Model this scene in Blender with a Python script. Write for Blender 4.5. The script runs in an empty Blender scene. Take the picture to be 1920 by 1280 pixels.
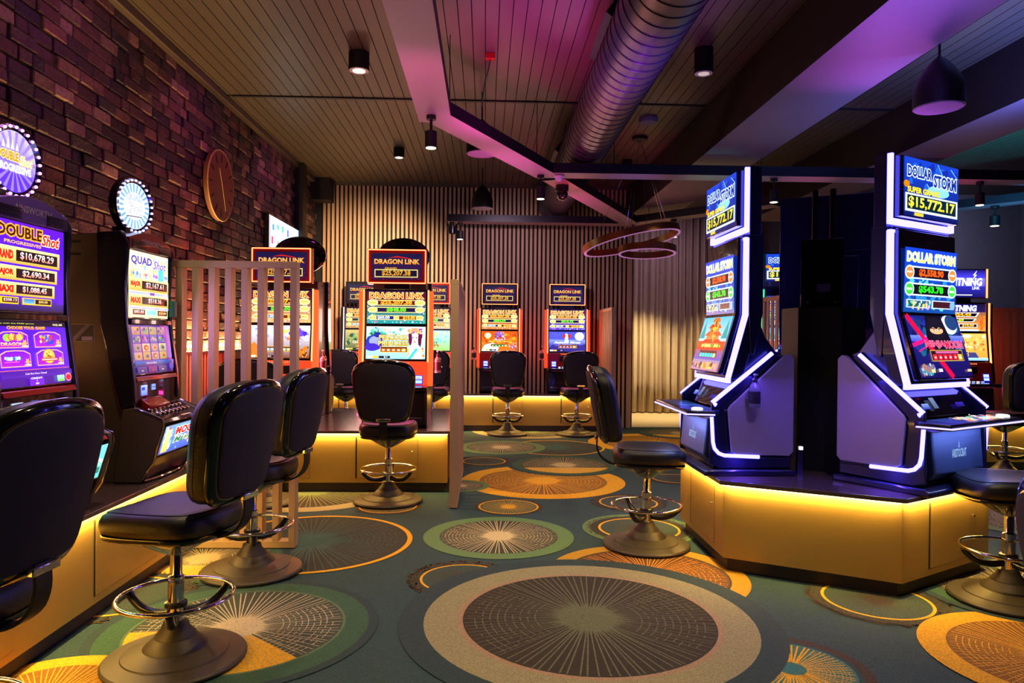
import bpy, math, random
from mathutils import Vector, Matrix
PI = math.pi
R = math.radians
C = bpy.context.scene.collection
SC = bpy.context.scene
random.seed(7)

# ------------------------------------------------------------------ camera, world, exposure, big lights
cd = bpy.data.cameras.new('camera')
cam = bpy.data.objects.new('camera', cd)
C.objects.link(cam)
cd.sensor_width = 36.0
cd.lens = 36.0 * 1340.0 / 1920.0
cd.clip_start = 0.05
cam.location = (0, 0, 1.4)
cam.rotation_mode = 'QUATERNION'
cam.rotation_quaternion = (Matrix.Rotation(-R(2.14), 3, 'Z') @ Matrix.Rotation(R(90 - 0.36), 3, 'X') @ Matrix.Rotation(R(0.54), 3, 'Z')).to_quaternion()
SC.camera = cam
SC.view_settings.view_transform = 'Standard'
SC.view_settings.look = 'None'
SC.view_settings.gamma = 1.0
SC.view_settings.use_curve_mapping = False
SC.view_settings.exposure = 0.0

W = bpy.data.worlds.new('room_ambient')
SC.world = W
W.use_nodes = True
W.node_tree.nodes['Background'].inputs[0].default_value = (0.40, 0.28, 0.42, 1)
W.node_tree.nodes['Background'].inputs[1].default_value = 0.012

def look_quat(d):
    return Vector(d).normalized().to_track_quat('-Z', 'Y')

def spot(name, loc, to, power, col, size=80, blend=0.7, rad=0.04):
    l = bpy.data.lights.new(name, 'SPOT')
    l.energy = power; l.color = col; l.spot_size = R(size); l.spot_blend = blend; l.shadow_soft_size = rad
    o = bpy.data.objects.new(name, l); C.objects.link(o)
    o.location = loc; o.rotation_mode = 'QUATERNION'
    o.rotation_quaternion = look_quat(Vector(to) - Vector(loc))
    return o

def area(name, loc, to, sx, sy, power, col, parent=None, spread=180, xaxis=None):
    l = bpy.data.lights.new(name, 'AREA')
    l.shape = 'RECTANGLE'; l.size = sx; l.size_y = sy; l.energy = power; l.color = col; l.spread = R(spread)
    o = bpy.data.objects.new(name, l); C.objects.link(o)
    o.location = loc; o.rotation_mode = 'QUATERNION'
    o.rotation_quaternion = look_quat(Vector(to) - Vector(loc))
    if xaxis:
        zz = -(Vector(to) - Vector(loc)).normalized(); xx = Vector(xaxis).normalized(); yy = zz.cross(xx).normalized(); xx = yy.cross(zz)
        o.rotation_quaternion = Matrix((xx, yy, zz)).transposed().to_quaternion()
    if parent: o.parent = parent
    return o

WARM = (1.0, 0.77, 0.42)
# downlights in and behind the frame
DOWN = [(-1.10, 6.0, 3.5, 70), (-1.14, 9.0, 3.5, 45), (-1.15, 2.9, 3.6, 70), (0.75, 3.0, 3.6, 110), (0.9, 6.0, 2.75, 55),
        (-0.25, 5.3, 2.75, 40), (0.68, 8.3, 2.75, 45), (-1.1, 0.6, 3.6, 60), (2.6, 1.9, 3.6, 80), (0.8, 0.3, 3.6, 60),
        (1.9, 7.6, 2.75, 40), (4.4, 6.6, 2.75, 50), (1.75, 2.3, 3.6, 120), (2.7, 9.9, 2.75, 60), (-0.9, 4.4, 3.6, 50)]  # the strongest one is added to brighten the hexagonal podium front
for x, y, z, p in DOWN:
    spot('downlight_beam', (x, y, z), (x + 0.02, y, 0), p * 1.5, WARM, 92, 0.8, 0.05)
# wall washers on the slats, the curtain and the brick
spot('slat_wash', (-1.3, 9.3, 3.05), (-1.75, 11.1, 1.9), 420, (1.0, 0.72, 0.42), 100, 0.9)
spot('slat_wash', (0.2, 9.2, 3.0), (0.4, 11.1, 1.9), 75, (0.9, 0.6, 0.8), 110, 0.9)
spot('curtain_wash', (2.9, 12.3, 2.3), (2.9, 13.1, 0.0), 240, (1.0, 0.74, 0.36), 100, 0.9)
spot('curtain_wash', (4.2, 12.3, 2.3), (4.2, 13.1, 0.0), 120, (1.0, 0.74, 0.36), 100, 0.9)
spot('curtain_wash', (3.0, 11.6, 3.4), (3.4, 13.3, 2.2), 40, (0.8, 0.5, 0.9), 120, 0.9)
# coloured spots added to tint ceiling, beams, duct and walls; no fixtures stand there
spot('added_magenta_glow', (0.15, 5.3, 2.0), (0.4, 5.6, 3.75), 200, (1.0, 0.04, 0.6), 75, 1.0, 0.15)
spot('added_violet_glow', (0.9, 4.6, 2.0), (0.75, 4.9, 3.75), 260, (0.35, 0.04, 1.0), 70, 1.0, 0.15)
spot('added_pink_glow', (-0.55, 4.0, 2.0), (-0.4, 4.8, 3.1), 60, (1.0, 0.12, 0.45), 70, 1.0, 0.1)
spot('added_pink_glow', (0.2, 6.6, 2.2), (0.25, 6.8, 3.1), 45, (1.0, 0.08, 0.6), 100, 1.0, 0.1)
spot('added_pink_glow', (1.1, 8.3, 2.2), (1.25, 8.8, 3.1), 45, (1.0, 0.05, 0.4), 100, 1.0, 0.1)
spot('added_blue_glow', (2.3, 3.6, 2.55), (2.5, 3.9, 3.3), 60, (0.28, 0.14, 1.0), 110, 1.0, 0.1)
spot('added_violet_glow', (2.9, 5.2, 2.55), (2.65, 4.6, 3.3), 45, (0.55, 0.1, 0.9), 110, 1.0, 0.1)
spot('added_blue_glow', (3.9, 4.6, 2.4), (3.6, 5.2, 3.75), 420, (0.12, 0.2, 1.0), 110, 1.0, 0.1)
spot('blue_duct_wash', (2.0, 3.6, 2.2), (1.25, 4.6, 3.4), 60, (0.05, 0.08, 1.0), 50, 1.0, 0.1)
spot('red_duct_wash', (0.9, 7.4, 2.3), (1.0, 7.9, 3.2), 26, (1.0, 0.03, 0.12), 70, 1.0, 0.1)
spot('wall_wash', (6.6, 9.6, 3.2), (6.9, 11.2, 2.5), 60, (0.6, 0.62, 1.0), 120, 1.0, 0.1)
spot('red_screen_wash', (6.3, 8.6, 1.3), (6.2, 9.3, 1.3), 14, (1.0, 0.08, 0.03), 150, 1.0, 0.1)
spot('added_warm_fill', (-1.7, 3.6, 2.3), (-1.5, 4.4, 3.75), 26, WARM, 130, 1.0, 0.2)  # added in place of warm bounce on the left ceiling
for bx, bc in ((1.5, (0.3, 0.15, 1.0)), (2.3, (0.1, 0.7, 0.6)), (3.3, (1.0, 0.1, 0.4)), (4.2, (0.35, 0.25, 1.0)), (4.9, (1.0, 0.1, 0.3))):
    spot('beam_wash', (bx, 7.1, 2.45), (bx, 7.26, 3.05), 6, bc, 70, 1.0, 0.05)
spot('added_cyan_glow', (5.6, 7.6, 2.5), (6.2, 8.2, 3.75), 130, (0.05, 0.5, 1.0), 110, 1.0, 0.1)
for yy in (2.6, 4.4, 6.4, 8.6): spot('violet_wall_wash', (-1.7, yy, 3.66), (-2.62, yy + 0.3, 2.75), 17, (0.62, 0.05, 0.62), 120, 1.0, 0.1)
spot('blue_side_wash', (2.9, 0.4, 1.6), (-0.5, 2.6, 1.0), 6, (0.2, 0.1, 1.0), 60, 1.0, 0.3)

# ------------------------------------------------------------------ materials
def lin(c):
    c = c / 255.0
    return c / 12.92 if c <= 0.04045 else ((c + 0.055) / 1.055) ** 2.4
def S(r, g, b):
    return (lin(r), lin(g), lin(b), 1.0)

def pbr(name, col, rough=0.5, metal=0.0, vary=0.12, vscale=8.0, bump=0.0, bscale=60.0, coat=0.0, stretch=(1, 1, 1), spec=0.5, aniso=0.0, alpha=None, trans=0.0):
    m = bpy.data.materials.new(name); m.use_nodes = True
    nt = m.node_tree; b = nt.nodes['Principled BSDF']
    tc = nt.nodes.new('ShaderNodeTexCoord'); mp = nt.nodes.new('ShaderNodeMapping')
    mp.inputs['Scale'].default_value = stretch
    nt.links.new(tc.outputs['Object'], mp.inputs['Vector'])
    n = nt.nodes.new('ShaderNodeTexNoise'); n.inputs['Scale'].default_value = vscale; n.inputs['Detail'].default_value = 5
    nt.links.new(mp.outputs[0], n.inputs['Vector'])
    r = nt.nodes.new('ShaderNodeMix'); r.data_type = 'RGBA'
    r.inputs[6].default_value = tuple(c * (1 - vary) for c in col[:3]) + (1,)
    r.inputs[7].default_value = tuple(min(1, c * (1 + vary)) for c in col[:3]) + (1,)
    nt.links.new(n.outputs[0], r.inputs[0]); nt.links.new(r.outputs[2], b.inputs['Base Color'])
    b.inputs['Roughness'].default_value = rough; b.inputs['Metallic'].default_value = metal
    b.inputs['Specular IOR Level'].default_value = spec
    b.inputs['Coat Weight'].default_value = coat
    b.inputs['Anisotropic'].default_value = aniso
    if trans: b.inputs['Transmission Weight'].default_value = trans
    if bump:
        n2 = nt.nodes.new('ShaderNodeTexNoise'); n2.inputs['Scale'].default_value = bscale; n2.inputs['Detail'].default_value = 4
        nt.links.new(mp.outputs[0], n2.inputs['Vector'])
        bp = nt.nodes.new('ShaderNodeBump'); bp.inputs['Strength'].default_value = bump; bp.inputs['Distance'].default_value = 0.01
        nt.links.new(n2.outputs[0], bp.inputs['Height']); nt.links.new(bp.outputs[0], b.inputs['Normal'])
    return m

def emit(name, col, s):
    m = bpy.data.materials.new(name); m.use_nodes = True
    nt = m.node_tree; b = nt.nodes['Principled BSDF']
    b.inputs['Base Color'].default_value = (0.02, 0.02, 0.02, 1)
    b.inputs['Emission Color'].default_value = tuple(col[:3]) + (1,)
    b.inputs['Emission Strength'].default_value = s
    return m

def attr_mat(name, emission=0.0, rough=0.9, bump=0.0, bscale=400, noise=0.0, nscale=120, coat=0.0):
    m = bpy.data.materials.new(name); m.use_nodes = True
    nt = m.node_tree; b = nt.nodes['Principled BSDF']
    a = nt.nodes.new('ShaderNodeAttribute'); a.attribute_name = 'Col'
    b.inputs['Roughness'].default_value = rough
    b.inputs['Coat Weight'].default_value = coat
    if emission:
        b.inputs['Base Color'].default_value = (0.01, 0.01, 0.01, 1)
        nt.links.new(a.outputs['Color'], b.inputs['Emission Color']); b.inputs['Emission Strength'].default_value = emission
    else:
        src = a.outputs['Color']
        if noise:
            tc = nt.nodes.new('ShaderNodeTexCoord')
            n = nt.nodes.new('ShaderNodeTexNoise'); n.inputs['Scale'].default_value = nscale; n.inputs['Detail'].default_value = 6
            nt.links.new(tc.outputs['Object'], n.inputs['Vector'])
            mr = nt.nodes.new('ShaderNodeMapRange'); mr.inputs[1].default_value = 0.3; mr.inputs[2].default_value = 0.7
            mr.inputs[3].default_value = 1 - noise; mr.inputs[4].default_value = 1 + noise
            nt.links.new(n.outputs[0], mr.inputs[0])
            v = nt.nodes.new('ShaderNodeVectorMath'); v.operation = 'SCALE'
            nt.links.new(src, v.inputs[0]); nt.links.new(mr.outputs[0], v.inputs['Scale'])
            src = v.outputs[0]
            if bump:
                n2 = nt.nodes.new('ShaderNodeTexNoise'); n2.inputs['Scale'].default_value = bscale; n2.inputs['Detail'].default_value = 5
                nt.links.new(tc.outputs['Object'], n2.inputs['Vector'])
                bp = nt.nodes.new('ShaderNodeBump'); bp.inputs['Strength'].default_value = bump; bp.inputs['Distance'].default_value = 0.01
                nt.links.new(n2.outputs[0], bp.inputs['Height']); nt.links.new(bp.outputs[0], b.inputs['Normal'])
        nt.links.new(src, b.inputs['Base Color'])
    return m

M = dict(
    gold=pbr('brushed_gold', S(196, 158, 84), 0.42, 0.5, 0.05, 30, 0.06, 90, stretch=(1, 1, 14), aniso=0.5),
    gold_door=pbr('brushed_gold_door', S(192, 154, 82), 0.40, 0.5, 0.05, 30, 0.06, 90, stretch=(1, 1, 14), aniso=0.5),
    kick=pbr('dark_plinth', S(52, 40, 40), 0.6),
    slab=pbr('brown_worktop', S(84, 66, 66), 0.22, 0, 0.15, 20, coat=0.3),
    gap=pbr('shadow_gap', S(20, 14, 8), 0.8),
    chrome=pbr('chrome', S(225, 220, 212), 0.08, 1.0, 0.02),
    taupe=pbr('taupe_base_metal', S(70, 61, 50), 0.5, 0.3, 0.08, 30, 0.08, 300),
    leather=pbr('black_leather', S(24, 21, 21), 0.40, 0, 0.15, 20, 0.18, 260, spec=0.6),
    shell=pbr('gloss_black_plastic', S(14, 12, 14), 0.12, 0, 0.05, coat=0.6),
    fabric=pbr('black_back_fabric', S(40, 34, 44), 0.75, 0, 0.2, 200, 0.25, 500),
    blackp=pbr('black_plastic', S(16, 15, 18), 0.3, 0, 0.1, coat=0.2),
    blackm=pbr('matt_black_metal', S(12, 11, 12), 0.55),
    pendant=pbr('black_pendant_metal', S(10, 9, 11), 0.45),
    grille=pbr('grey_speaker_grille', S(150, 135, 150), 0.8, 0, 0.2, 300),
    cabtaupe=pbr('taupe_cabinet_paint', S(96, 82, 68), 0.42, 0.3, 0.06, 200, 0.05, 500),
    bezel=pbr('gloss_bezel', S(22, 18, 30), 0.1, 0.2, 0.05, coat=0.8),
    pillar=pbr('gloss_pillar', S(46, 42, 60), 0.16, 0.5, 0.05, coat=0.7),
    redpanel=pbr('red_translucent_panel', S(150, 22, 12), 0.25, 0, 0.1, coat=0.5),
    arch=pbr('violet_arch_panel', S(92, 66, 150), 0.3, 0.1, 0.08, coat=0.4),
    archred=pbr('red_arch_panel', S(140, 34, 30), 0.3, 0.1, 0.08, coat=0.4),
    silver=pbr('silver_side_panel', S(176, 160, 170), 0.45, 0.35, 0.05, 60, 0.04, 600),
    bluebody=pbr('dark_blue_body', S(26, 24, 52), 0.3, 0.2, 0.08, coat=0.4),
    timber=pbr('pale_timber', S(196, 160, 112), 0.55, 0, 0.12, 6, 0.1, 60, stretch=(1, 1, 0.12)),
    slat=pbr('slat_timber', S(188, 150, 116), 0.6, 0, 0.14, 6, 0.08, 60, stretch=(1, 1, 0.1)),
    slatdark=pbr('slat_backing', S(14, 10, 12), 0.8),
    ceil=pbr('ceiling_board_paint', S(84, 73, 56), 0.42, 0, 0.08, 5, 0.03, 40, stretch=(1, 0.1, 1)),
    ceildark=pbr('ceiling_gap', S(18, 14, 12), 0.9),
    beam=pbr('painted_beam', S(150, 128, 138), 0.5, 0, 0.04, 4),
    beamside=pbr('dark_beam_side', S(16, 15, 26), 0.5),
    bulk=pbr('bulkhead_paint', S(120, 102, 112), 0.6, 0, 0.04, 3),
    bulkdark=pbr('bulkhead_side_dark', S(26, 18, 18), 0.7),
    duct=pbr('galvanised_duct', S(100, 90, 104), 0.36, 0.85, 0.06, 12, 0.05, 30),
    ductrib=pbr('duct_seam', S(60, 54, 58), 0.4, 0.8),
    curtain=pbr('taupe_curtain', S(190, 172, 146), 0.85, 0, 0.1, 10, 0.1, 300),
    tile=pbr('beige_floor_tile', S(222, 202, 160), 0.5, 0, 0.05, 5),
    plaster=pbr('grey_plaster', S(120, 116, 124), 0.8),
    mortar=pbr('mortar', S(40, 24, 26), 0.95, 0, 0.2, 40, 0.4, 80),
    bronze=pbr('bronze_ring', S(150, 92, 44), 0.3, 0.7, 0.1),
    clockwood=pbr('clock_wood', S(132, 74, 48), 0.45, 0, 0.25, 6, 0.05, 40, stretch=(1, 1, 0.15)),
    brass=pbr('brass', S(226, 188, 112), 0.45, 0.4),
    glass=pbr('clear_plastic', S(235, 235, 240), 0.08, 0, 0.0, trans=0.9),
    bottlelabel=pbr('pink_bottle_label', S(190, 90, 96), 0.5),
    labelblack=pbr('black_bottle_label', S(24, 18, 30), 0.5),
    teal=pbr('teal_tag', S(30, 110, 112), 0.5),
    white=pbr('white_plastic', S(220, 215, 225), 0.4),
    greycam=pbr('smoked_dome', S(20, 20, 26), 0.08, 0, 0, coat=1.0),
    frontmesh=pbr('blue_front_mesh', S(70, 84, 120), 0.4, 0.4, 0.3, 3, 0.3, 120, stretch=(0.1, 1, 30)),
    carpet=attr_mat('patterned_carpet', rough=0.95, bump=0.5, bscale=220, noise=0.42, nscale=190),
    brick=attr_mat('old_brick', rough=0.62, bump=0.9, bscale=55, noise=0.35, nscale=28),
    screen=attr_mat('screen_image', emission=1.6, rough=0.25, coat=0.0),
    screendim=attr_mat('dim_screen_image', emission=1.0, rough=0.25),
    paint=attr_mat('printed_marks', rough=0.5, noise=0.05),
    led_gold=emit('warm_led_strip', (1.0, 0.68, 0.2), 7.5),
    led_ledge=emit('warm_ledge_led', (1.0, 0.62, 0.22), 12.0),
    led_blue=emit('blue_white_led', (0.10, 0.09, 1.0), 10.0),
    led_white=emit('violet_white_led', (0.45, 0.40, 1.0), 2.2),
    led_red=emit('orange_red_led', (1.0, 0.20, 0.07), 4.2),
    glow_red=emit('red_glow_panel', (1.0, 0.055, 0.012), 1.25),
    glow_orange=emit('orange_glow_panel', (1.0, 0.10, 0.02), 1.5),
    led_green=emit('green_led', (0.05, 0.9, 0.3), 2.0),
    bulb_pink=emit('pink_bulb', (0.9, 0.3, 1.0), 5.0),
    bulb_blue=emit('blue_bulb', (0.5, 0.45, 1.0), 5.0),
    lamp=emit('lamp_face', (1.0, 0.82, 0.55), 5.0),
    lamp_dim=emit('dim_lamp_face', (0.8, 0.62, 0.62), 0.7),
    ringglow=emit('ring_diffuser', (0.42, 0.16, 0.40), 0.75),
    white_glow=emit('white_glow', (0.85, 0.9, 1.0), 1.6),
    disp_blue=emit('blue_display', (0.25, 0.4, 1.0), 1.8),
)
# ------------------------------------------------------------------ mesh helpers
class MB:
    def __init__(s):
        s.v = []; s.f = []; s.m = []; s.c = []; s.T = Matrix()
    def add(s, verts, faces, mi=0, col=None):
        n = len(s.v)
        s.v += [tuple(s.T @ Vector(p)) for p in verts]
        for i, f in enumerate(faces):
            s.f.append(tuple(n + k for k in f)); s.m.append(mi)
            s.c.append(col[i] if (col and isinstance(col, list)) else col)
        return s
    def box(s, x0, x1, y0, y1, z0, z1, mi=0, col=None):
        v = [(x, y, z) for x in (x0, x1) for y in (y0, y1) for z in (z0, z1)]
        return s.add(v, [(0, 1, 3, 2), (4, 6, 7, 5), (0, 4, 5, 1), (2, 3, 7, 6), (0, 2, 6, 4), (1, 5, 7, 3)], mi, col)
    def prism(s, poly, a, b, axis='x', mi=0):
        n = len(poly)
        def P(p, t):
            return {'x': (t, p[0], p[1]), 'y': (p[0], t, p[1]), 'z': (p[0], p[1], t)}[axis]
        v = [P(p, a) for p in poly] + [P(p, b) for p in poly]
        f = [tuple(range(n))[::-1], tuple(range(n, 2 * n))] + [(i, (i + 1) % n, n + (i + 1) % n, n + i) for i in range(n)]
        return s.add(v, f, mi)
    def lathe(s, prof, n=32, c=(0, 0, 0), axis='z', mi=0):
        v = []
        for r, z in prof:
            for k in range(n):
                a = 2 * PI * k / n
                p = {'z': (r * math.cos(a), r * math.sin(a), z), 'y': (r * math.cos(a), z, r * math.sin(a)), 'x': (z, r * math.cos(a), r * math.sin(a))}[axis]
                v.append((p[0] + c[0], p[1] + c[1], p[2] + c[2]))
        f = []
        for i in range(len(prof) - 1):
            for k in range(n):
                f.append((i * n + k, i * n + (k + 1) % n, (i + 1) * n + (k + 1) % n, (i + 1) * n + k))
        f.append(tuple(range(n))[::-1]); f.append(tuple(range((len(prof) - 1) * n, len(prof) * n)))
        return s.add(v, f, mi)
    def tube(s, path, r, n=10, closed=False, mi=0, sq=None):
        P = [Vector(p) for p in path]; L = len(P); v = []
        up = None
        for i, p in enumerate(P):
            a = P[(i - 1) % L] if (closed or i > 0) else p
            b = P[(i + 1) % L] if (closed or i < L - 1) else p
            t = (b - a).normalized()
            if up is None:
                up = Vector((0, 0, 1)) if abs(t.z) < 0.9 else Vector((1, 0, 0))
            side = t.cross(up).normalized(); up = side.cross(t).normalized()
            rr = r[i] if isinstance(r, (list, tuple)) else r
            for k in range(n):
                ang = 2 * PI * k / n + (PI / 4 if n == 4 else 0)
                v.append(tuple(p + side * math.cos(ang) * rr + up * math.sin(ang) * rr * (sq or 1)))
        f = []
        for i in range(L if closed else L - 1):
            j = (i + 1) % L
            for k in range(n):
                f.append((i * n + k, i * n + (k + 1) % n, j * n + (k + 1) % n, j * n + k))
        if not closed:
            f.append(tuple(range(n))[::-1]); f.append(tuple(range((L - 1) * n, L * n)))
        return s.add(v, f, mi)
    def rings(s, rings, mi=0, cap=True):
        n = len(rings[0]); v = [p for r in rings for p in r]; f = []
        for i in range(len(rings) - 1):
            for k in range(n):
                f.append((i * n + k, i * n + (k + 1) % n, (i + 1) * n + (k + 1) % n, (i + 1) * n + k))
        if cap:
            f.append(tuple(range(n))[::-1]); f.append(tuple(range((len(rings) - 1) * n, len(rings) * n)))
        return s.add(v, f, mi)
    def build(s, name, mats, parent=None, loc=None, smooth=35, bevel=0, seg=2, fix=True):
        me = bpy.data.meshes.new(name)
        me.from_pydata(s.v, [], s.f)
        if not isinstance(mats, (list, tuple)): mats = [mats]
        for m in mats: me.materials.append(m)
        me.polygons.foreach_set('material_index', s.m)
        if any(c is not None for c in s.c):
            at = me.color_attributes.new('Col', 'FLOAT_COLOR', 'CORNER')
            buf = []
            for poly, c in zip(me.polygons, s.c):
                if c is None: c = (0.5, 0.5, 0.5, 1)
                if isinstance(c[0], (tuple, list)):
                    for q in c: buf += list(q[:3]) + [1.0]
                else:
                    buf += (list(c[:3]) + [1.0]) * poly.loop_total
            at.data.foreach_set('color', buf)
        me.update()
        if fix:
            import bmesh
            bm = bmesh.new(); bm.from_mesh(me); bmesh.ops.recalc_face_normals(bm, faces=bm.faces); bm.to_mesh(me); bm.free()
        if smooth:
            me.shade_smooth(); me.set_sharp_from_angle(angle=R(smooth))
        else:
            me.shade_flat()
        o = bpy.data.objects.new(name, me); C.objects.link(o)
        if parent: o.parent = parent
        if loc: o.location = loc
        if bevel:
            b = o.modifiers.new('bevel', 'BEVEL'); b.width = bevel; b.segments = seg; b.limit_method = 'ANGLE'; b.angle_limit = R(40)
            b.harden_normals = False
        return o

def tag(o, label=None, cat=None, group=None, kind=None):
    if label: o['label'] = label
    if cat: o['category'] = cat
    if group: o['group'] = group
    if kind: o['kind'] = kind
    return o
def thing(name, label, cat, loc=(0, 0, 0), rz=0, group=None):
    o = bpy.data.objects.new(name, None); C.objects.link(o)
    o.empty_display_size = 0.1
    o.location = loc; o.rotation_euler = (0, 0, R(rz))
    return tag(o, label, cat, group)
def structure(o, kind='structure', label=None):
    o['kind'] = kind
    if label: o['label'] = label
    return o
def copy_tree(o, parent=None):
    c = o.copy(); C.objects.link(c); c.parent = parent
    for ch in [x for x in o.children if x.type != 'LIGHT']: copy_tree(ch, c)
    return c
def B(name, m, x0, x1, y0, y1, z0, z1, parent=None, bevel=0.0, label=None):
    o = MB().box(x0, x1, y0, y1, z0, z1).build(name, m, parent, bevel=bevel, smooth=30)
    if label: o['label'] = label
    return o
def crom(pts, per=6, closed=False):
    P = [Vector(p) for p in pts]; n = len(P); out = []
    for i in range(n if closed else n - 1):
        p0 = P[(i - 1) % n] if (closed or i > 0) else P[i]
        p1 = P[i]; p2 = P[(i + 1) % n]
        p3 = P[(i + 2) % n] if (closed or i + 2 < n) else p2
        for k in range(per):
            t = k / per
            out.append(0.5 * ((2 * p1) + (-p0 + p2) * t + (2 * p0 - 5 * p1 + 4 * p2 - p3) * t * t + (-p0 + 3 * p1 - 3 * p2 + p3) * t ** 3))
    if not closed: out.append(P[-1])
    return out

# ------------------------------------------------------------------ flat pictures and lettering (vertex coloured)
_tc = {}
def text_geo(s, bold=0.0, shear=0.0):
    key = (s, round(bold, 3), shear)
    if key in _tc: return _tc[key]
    cu = bpy.data.curves.new('t', 'FONT'); cu.body = s; cu.resolution_u = 2; cu.offset = bold; cu.shear = shear
    ob = bpy.data.objects.new('t', cu); C.objects.link(ob)
    dg = bpy.context.evaluated_depsgraph_get(); dg.update()
    me = bpy.data.meshes.new_from_object(ob.evaluated_get(dg))
    v = [(p.co.x, p.co.y) for p in me.vertices]; f = [tuple(p.vertices) for p in me.polygons]
    bpy.data.objects.remove(ob); bpy.data.curves.remove(cu); bpy.data.meshes.remove(me)
    xs = [p[0] for p in v] or [0, 1]; ys = [p[1] for p in v] or [0, 1]
    _tc[key] = (v, f, min(xs), max(xs), min(ys), max(ys))
    return _tc[key]

class Art:
    """flat drawing in metres, origin bottom left; maps (u, v, layer) into a MB"""
    def __init__(s, mb, fn, step=0.0004, mi=0):
        s.mb = mb; s.fn = fn; s.L = 0; s.step = step; s.mi = mi
    def poly(s, pts, col, up=True):
        if up: s.L += 1
        cols = None
        if callable(col): cols = [tuple(col(p)) for p in pts]
        else: cols = tuple(col)
        s.mb.add([s.fn(p[0], p[1], s.L * s.step) for p in pts], [tuple(range(len(pts)))], s.mi, [cols] if cols and isinstance(cols, list) else cols)
        if isinstance(cols, list): s.mb.c[-1] = cols
    def rect(s, x0, y0, x1, y1, c, c2=None):
        if c2 is None: s.poly([(x0, y0), (x1, y0), (x1, y1), (x0, y1)], c)
        else: s.poly([(x0, y0), (x1, y0), (x1, y1), (x0, y1)], lambda p: c if p[1] <= (y0 + y1) / 2 else c2)
    def frame(s, x0, y0, x1, y1, w, c, inner=None):
        s.rect(x0, y0, x1, y1, c)
        s.rect(x0 + w, y0 + w, x1 - w, y1 - w, inner or (0, 0, 0, 1))
    def ell(s, x, y, rx, ry, c, n=24, a0=0, a1=360):
        s.poly([(x + rx * math.cos(R(a0 + (a1 - a0) * k / n)), y + ry * math.sin(R(a0 + (a1 - a0) * k / n))) for k in range(n + (0 if a1 - a0 == 360 else 1))], c)
    def line(s, x0, y0, x1, y1, w, c, w2=None):
        d = Vector((x1 - x0, y1 - y0)).normalized(); n = Vector((-d.y, d.x)) / 2
        w2 = w if w2 is None else w2
        s.poly([(x0 - n.x * w, y0 - n.y * w), (x1 - n.x * w2, y1 - n.y * w2), (x1 + n.x * w2, y1 + n.y * w2), (x0 + n.x * w, y0 + n.y * w)], c)
    def star(s, x, y, r, r2, n, c, rot=0):
        s.poly([(x + (r if k % 2 == 0 else r2) * math.cos(R(rot) + PI * k / n), y + (r if k % 2 == 0 else r2) * math.sin(R(rot) + PI * k / n)) for k in range(2 * n)], c)
    def text(s, t, x, y, h, c, w=None, bold=0.02, c2=None, out=None, ow=0.05, shear=0.0, align='c'):
        """x, y = centre of the line; h = cap height; w = fitted width"""
        v, f, x0, x1, y0, y1 = text_geo(t, 0, shear)
        sy = h / (y1 - y0); sx = (w / (x1 - x0)) if w else sy
        cx = (x0 + x1) / 2 if align == 'c' else (x0 if align == 'l' else x1); cy = (y0 + y1) / 2
        for bo, col, colb in ([(bold + ow, out, out)] if out else []) + [(bold, c, c2 or c)]:
            v, f, *_ = text_geo(t, bo, shear)
            s.L += 1
            pts = [s.fn(x + (p[0] - cx) * sx, y + (p[1] - cy) * sy, s.L * s.step) for p in v]
            if c2 is None or col is out:
                s.mb.add(pts, f, s.mi, tuple(col))
            else:
                base = len(s.mb.c)
                s.mb.add(pts, f, s.mi, tuple(col))
                for i, ff in enumerate(f):
                    s.mb.c[base + i] = [tuple(col[k] + (colb[k] - col[k]) * max(0, min(1, (v[q][1] - y0) / (y1 - y0))) for k in range(3)) + (1,) for q in ff]
    def blobs(s, x0, y0, x1, y1, n, cols, r0, r1, seed=1, stars=False):
        rd = random.Random(seed)
        for k in range(n):
            if k % 5 != 0: s.L -= 1
            q = rd.uniform(r0, r1); X = rd.uniform(x0 + q, x1 - q); Y = rd.uniform(y0 + q, y1 - q)
            m = rd.randint(4, 7); a0 = rd.uniform(0, 6)
            s.L += 1
            s.poly([(X + q * rd.uniform(.6, 1) * math.cos(a0 + 2 * PI * i / m), Y + q * rd.uniform(.6, 1) * math.sin(a0 + 2 * PI * i / m)) for i in range(m)], rd.choice(cols), up=False)

def front(x0, z0, y=0.0, tilt=0.0):
    """drawing plane facing -Y, lower left at (x0, y, z0), leaning back by tilt degrees"""
    c, sn = math.cos(R(tilt)), math.sin(R(tilt))
    return lambda u, v, l: (x0 + u, y + v * sn - l * c, z0 + v * c + l * sn)
def top(x0, y0, z=0.0):
    return lambda u, v, l: (x0 + u, y0 + v, z + l)

K = dict(gold=S(255, 190, 40), dgold=S(200, 120, 10), lgold=S(255, 235, 140), red=S(230, 30, 20), dred=S(110, 8, 16), orange=S(255, 120, 20),
         green=S(110, 235, 40), dgreen=S(10, 90, 50), black=S(8, 6, 10), navy=S(26, 18, 66), blue=S(30, 60, 220), lblue=S(120, 200, 255),
         white=S(255, 255, 255), purple=S(84, 12, 220), dpurple=S(40, 10, 110), pink=S(255, 90, 170), cream=S(255, 240, 190), teal=S(20, 150, 150),
         grey=S(120, 120, 140), brown=S(80, 36, 20), cyan=S(40, 220, 230), maroon=S(120, 20, 60), skin=S(235, 170, 120))
# ------------------------------------------------------------------ the room
CZ = 3.75; WX = -2.62; BY = 11.1
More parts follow.
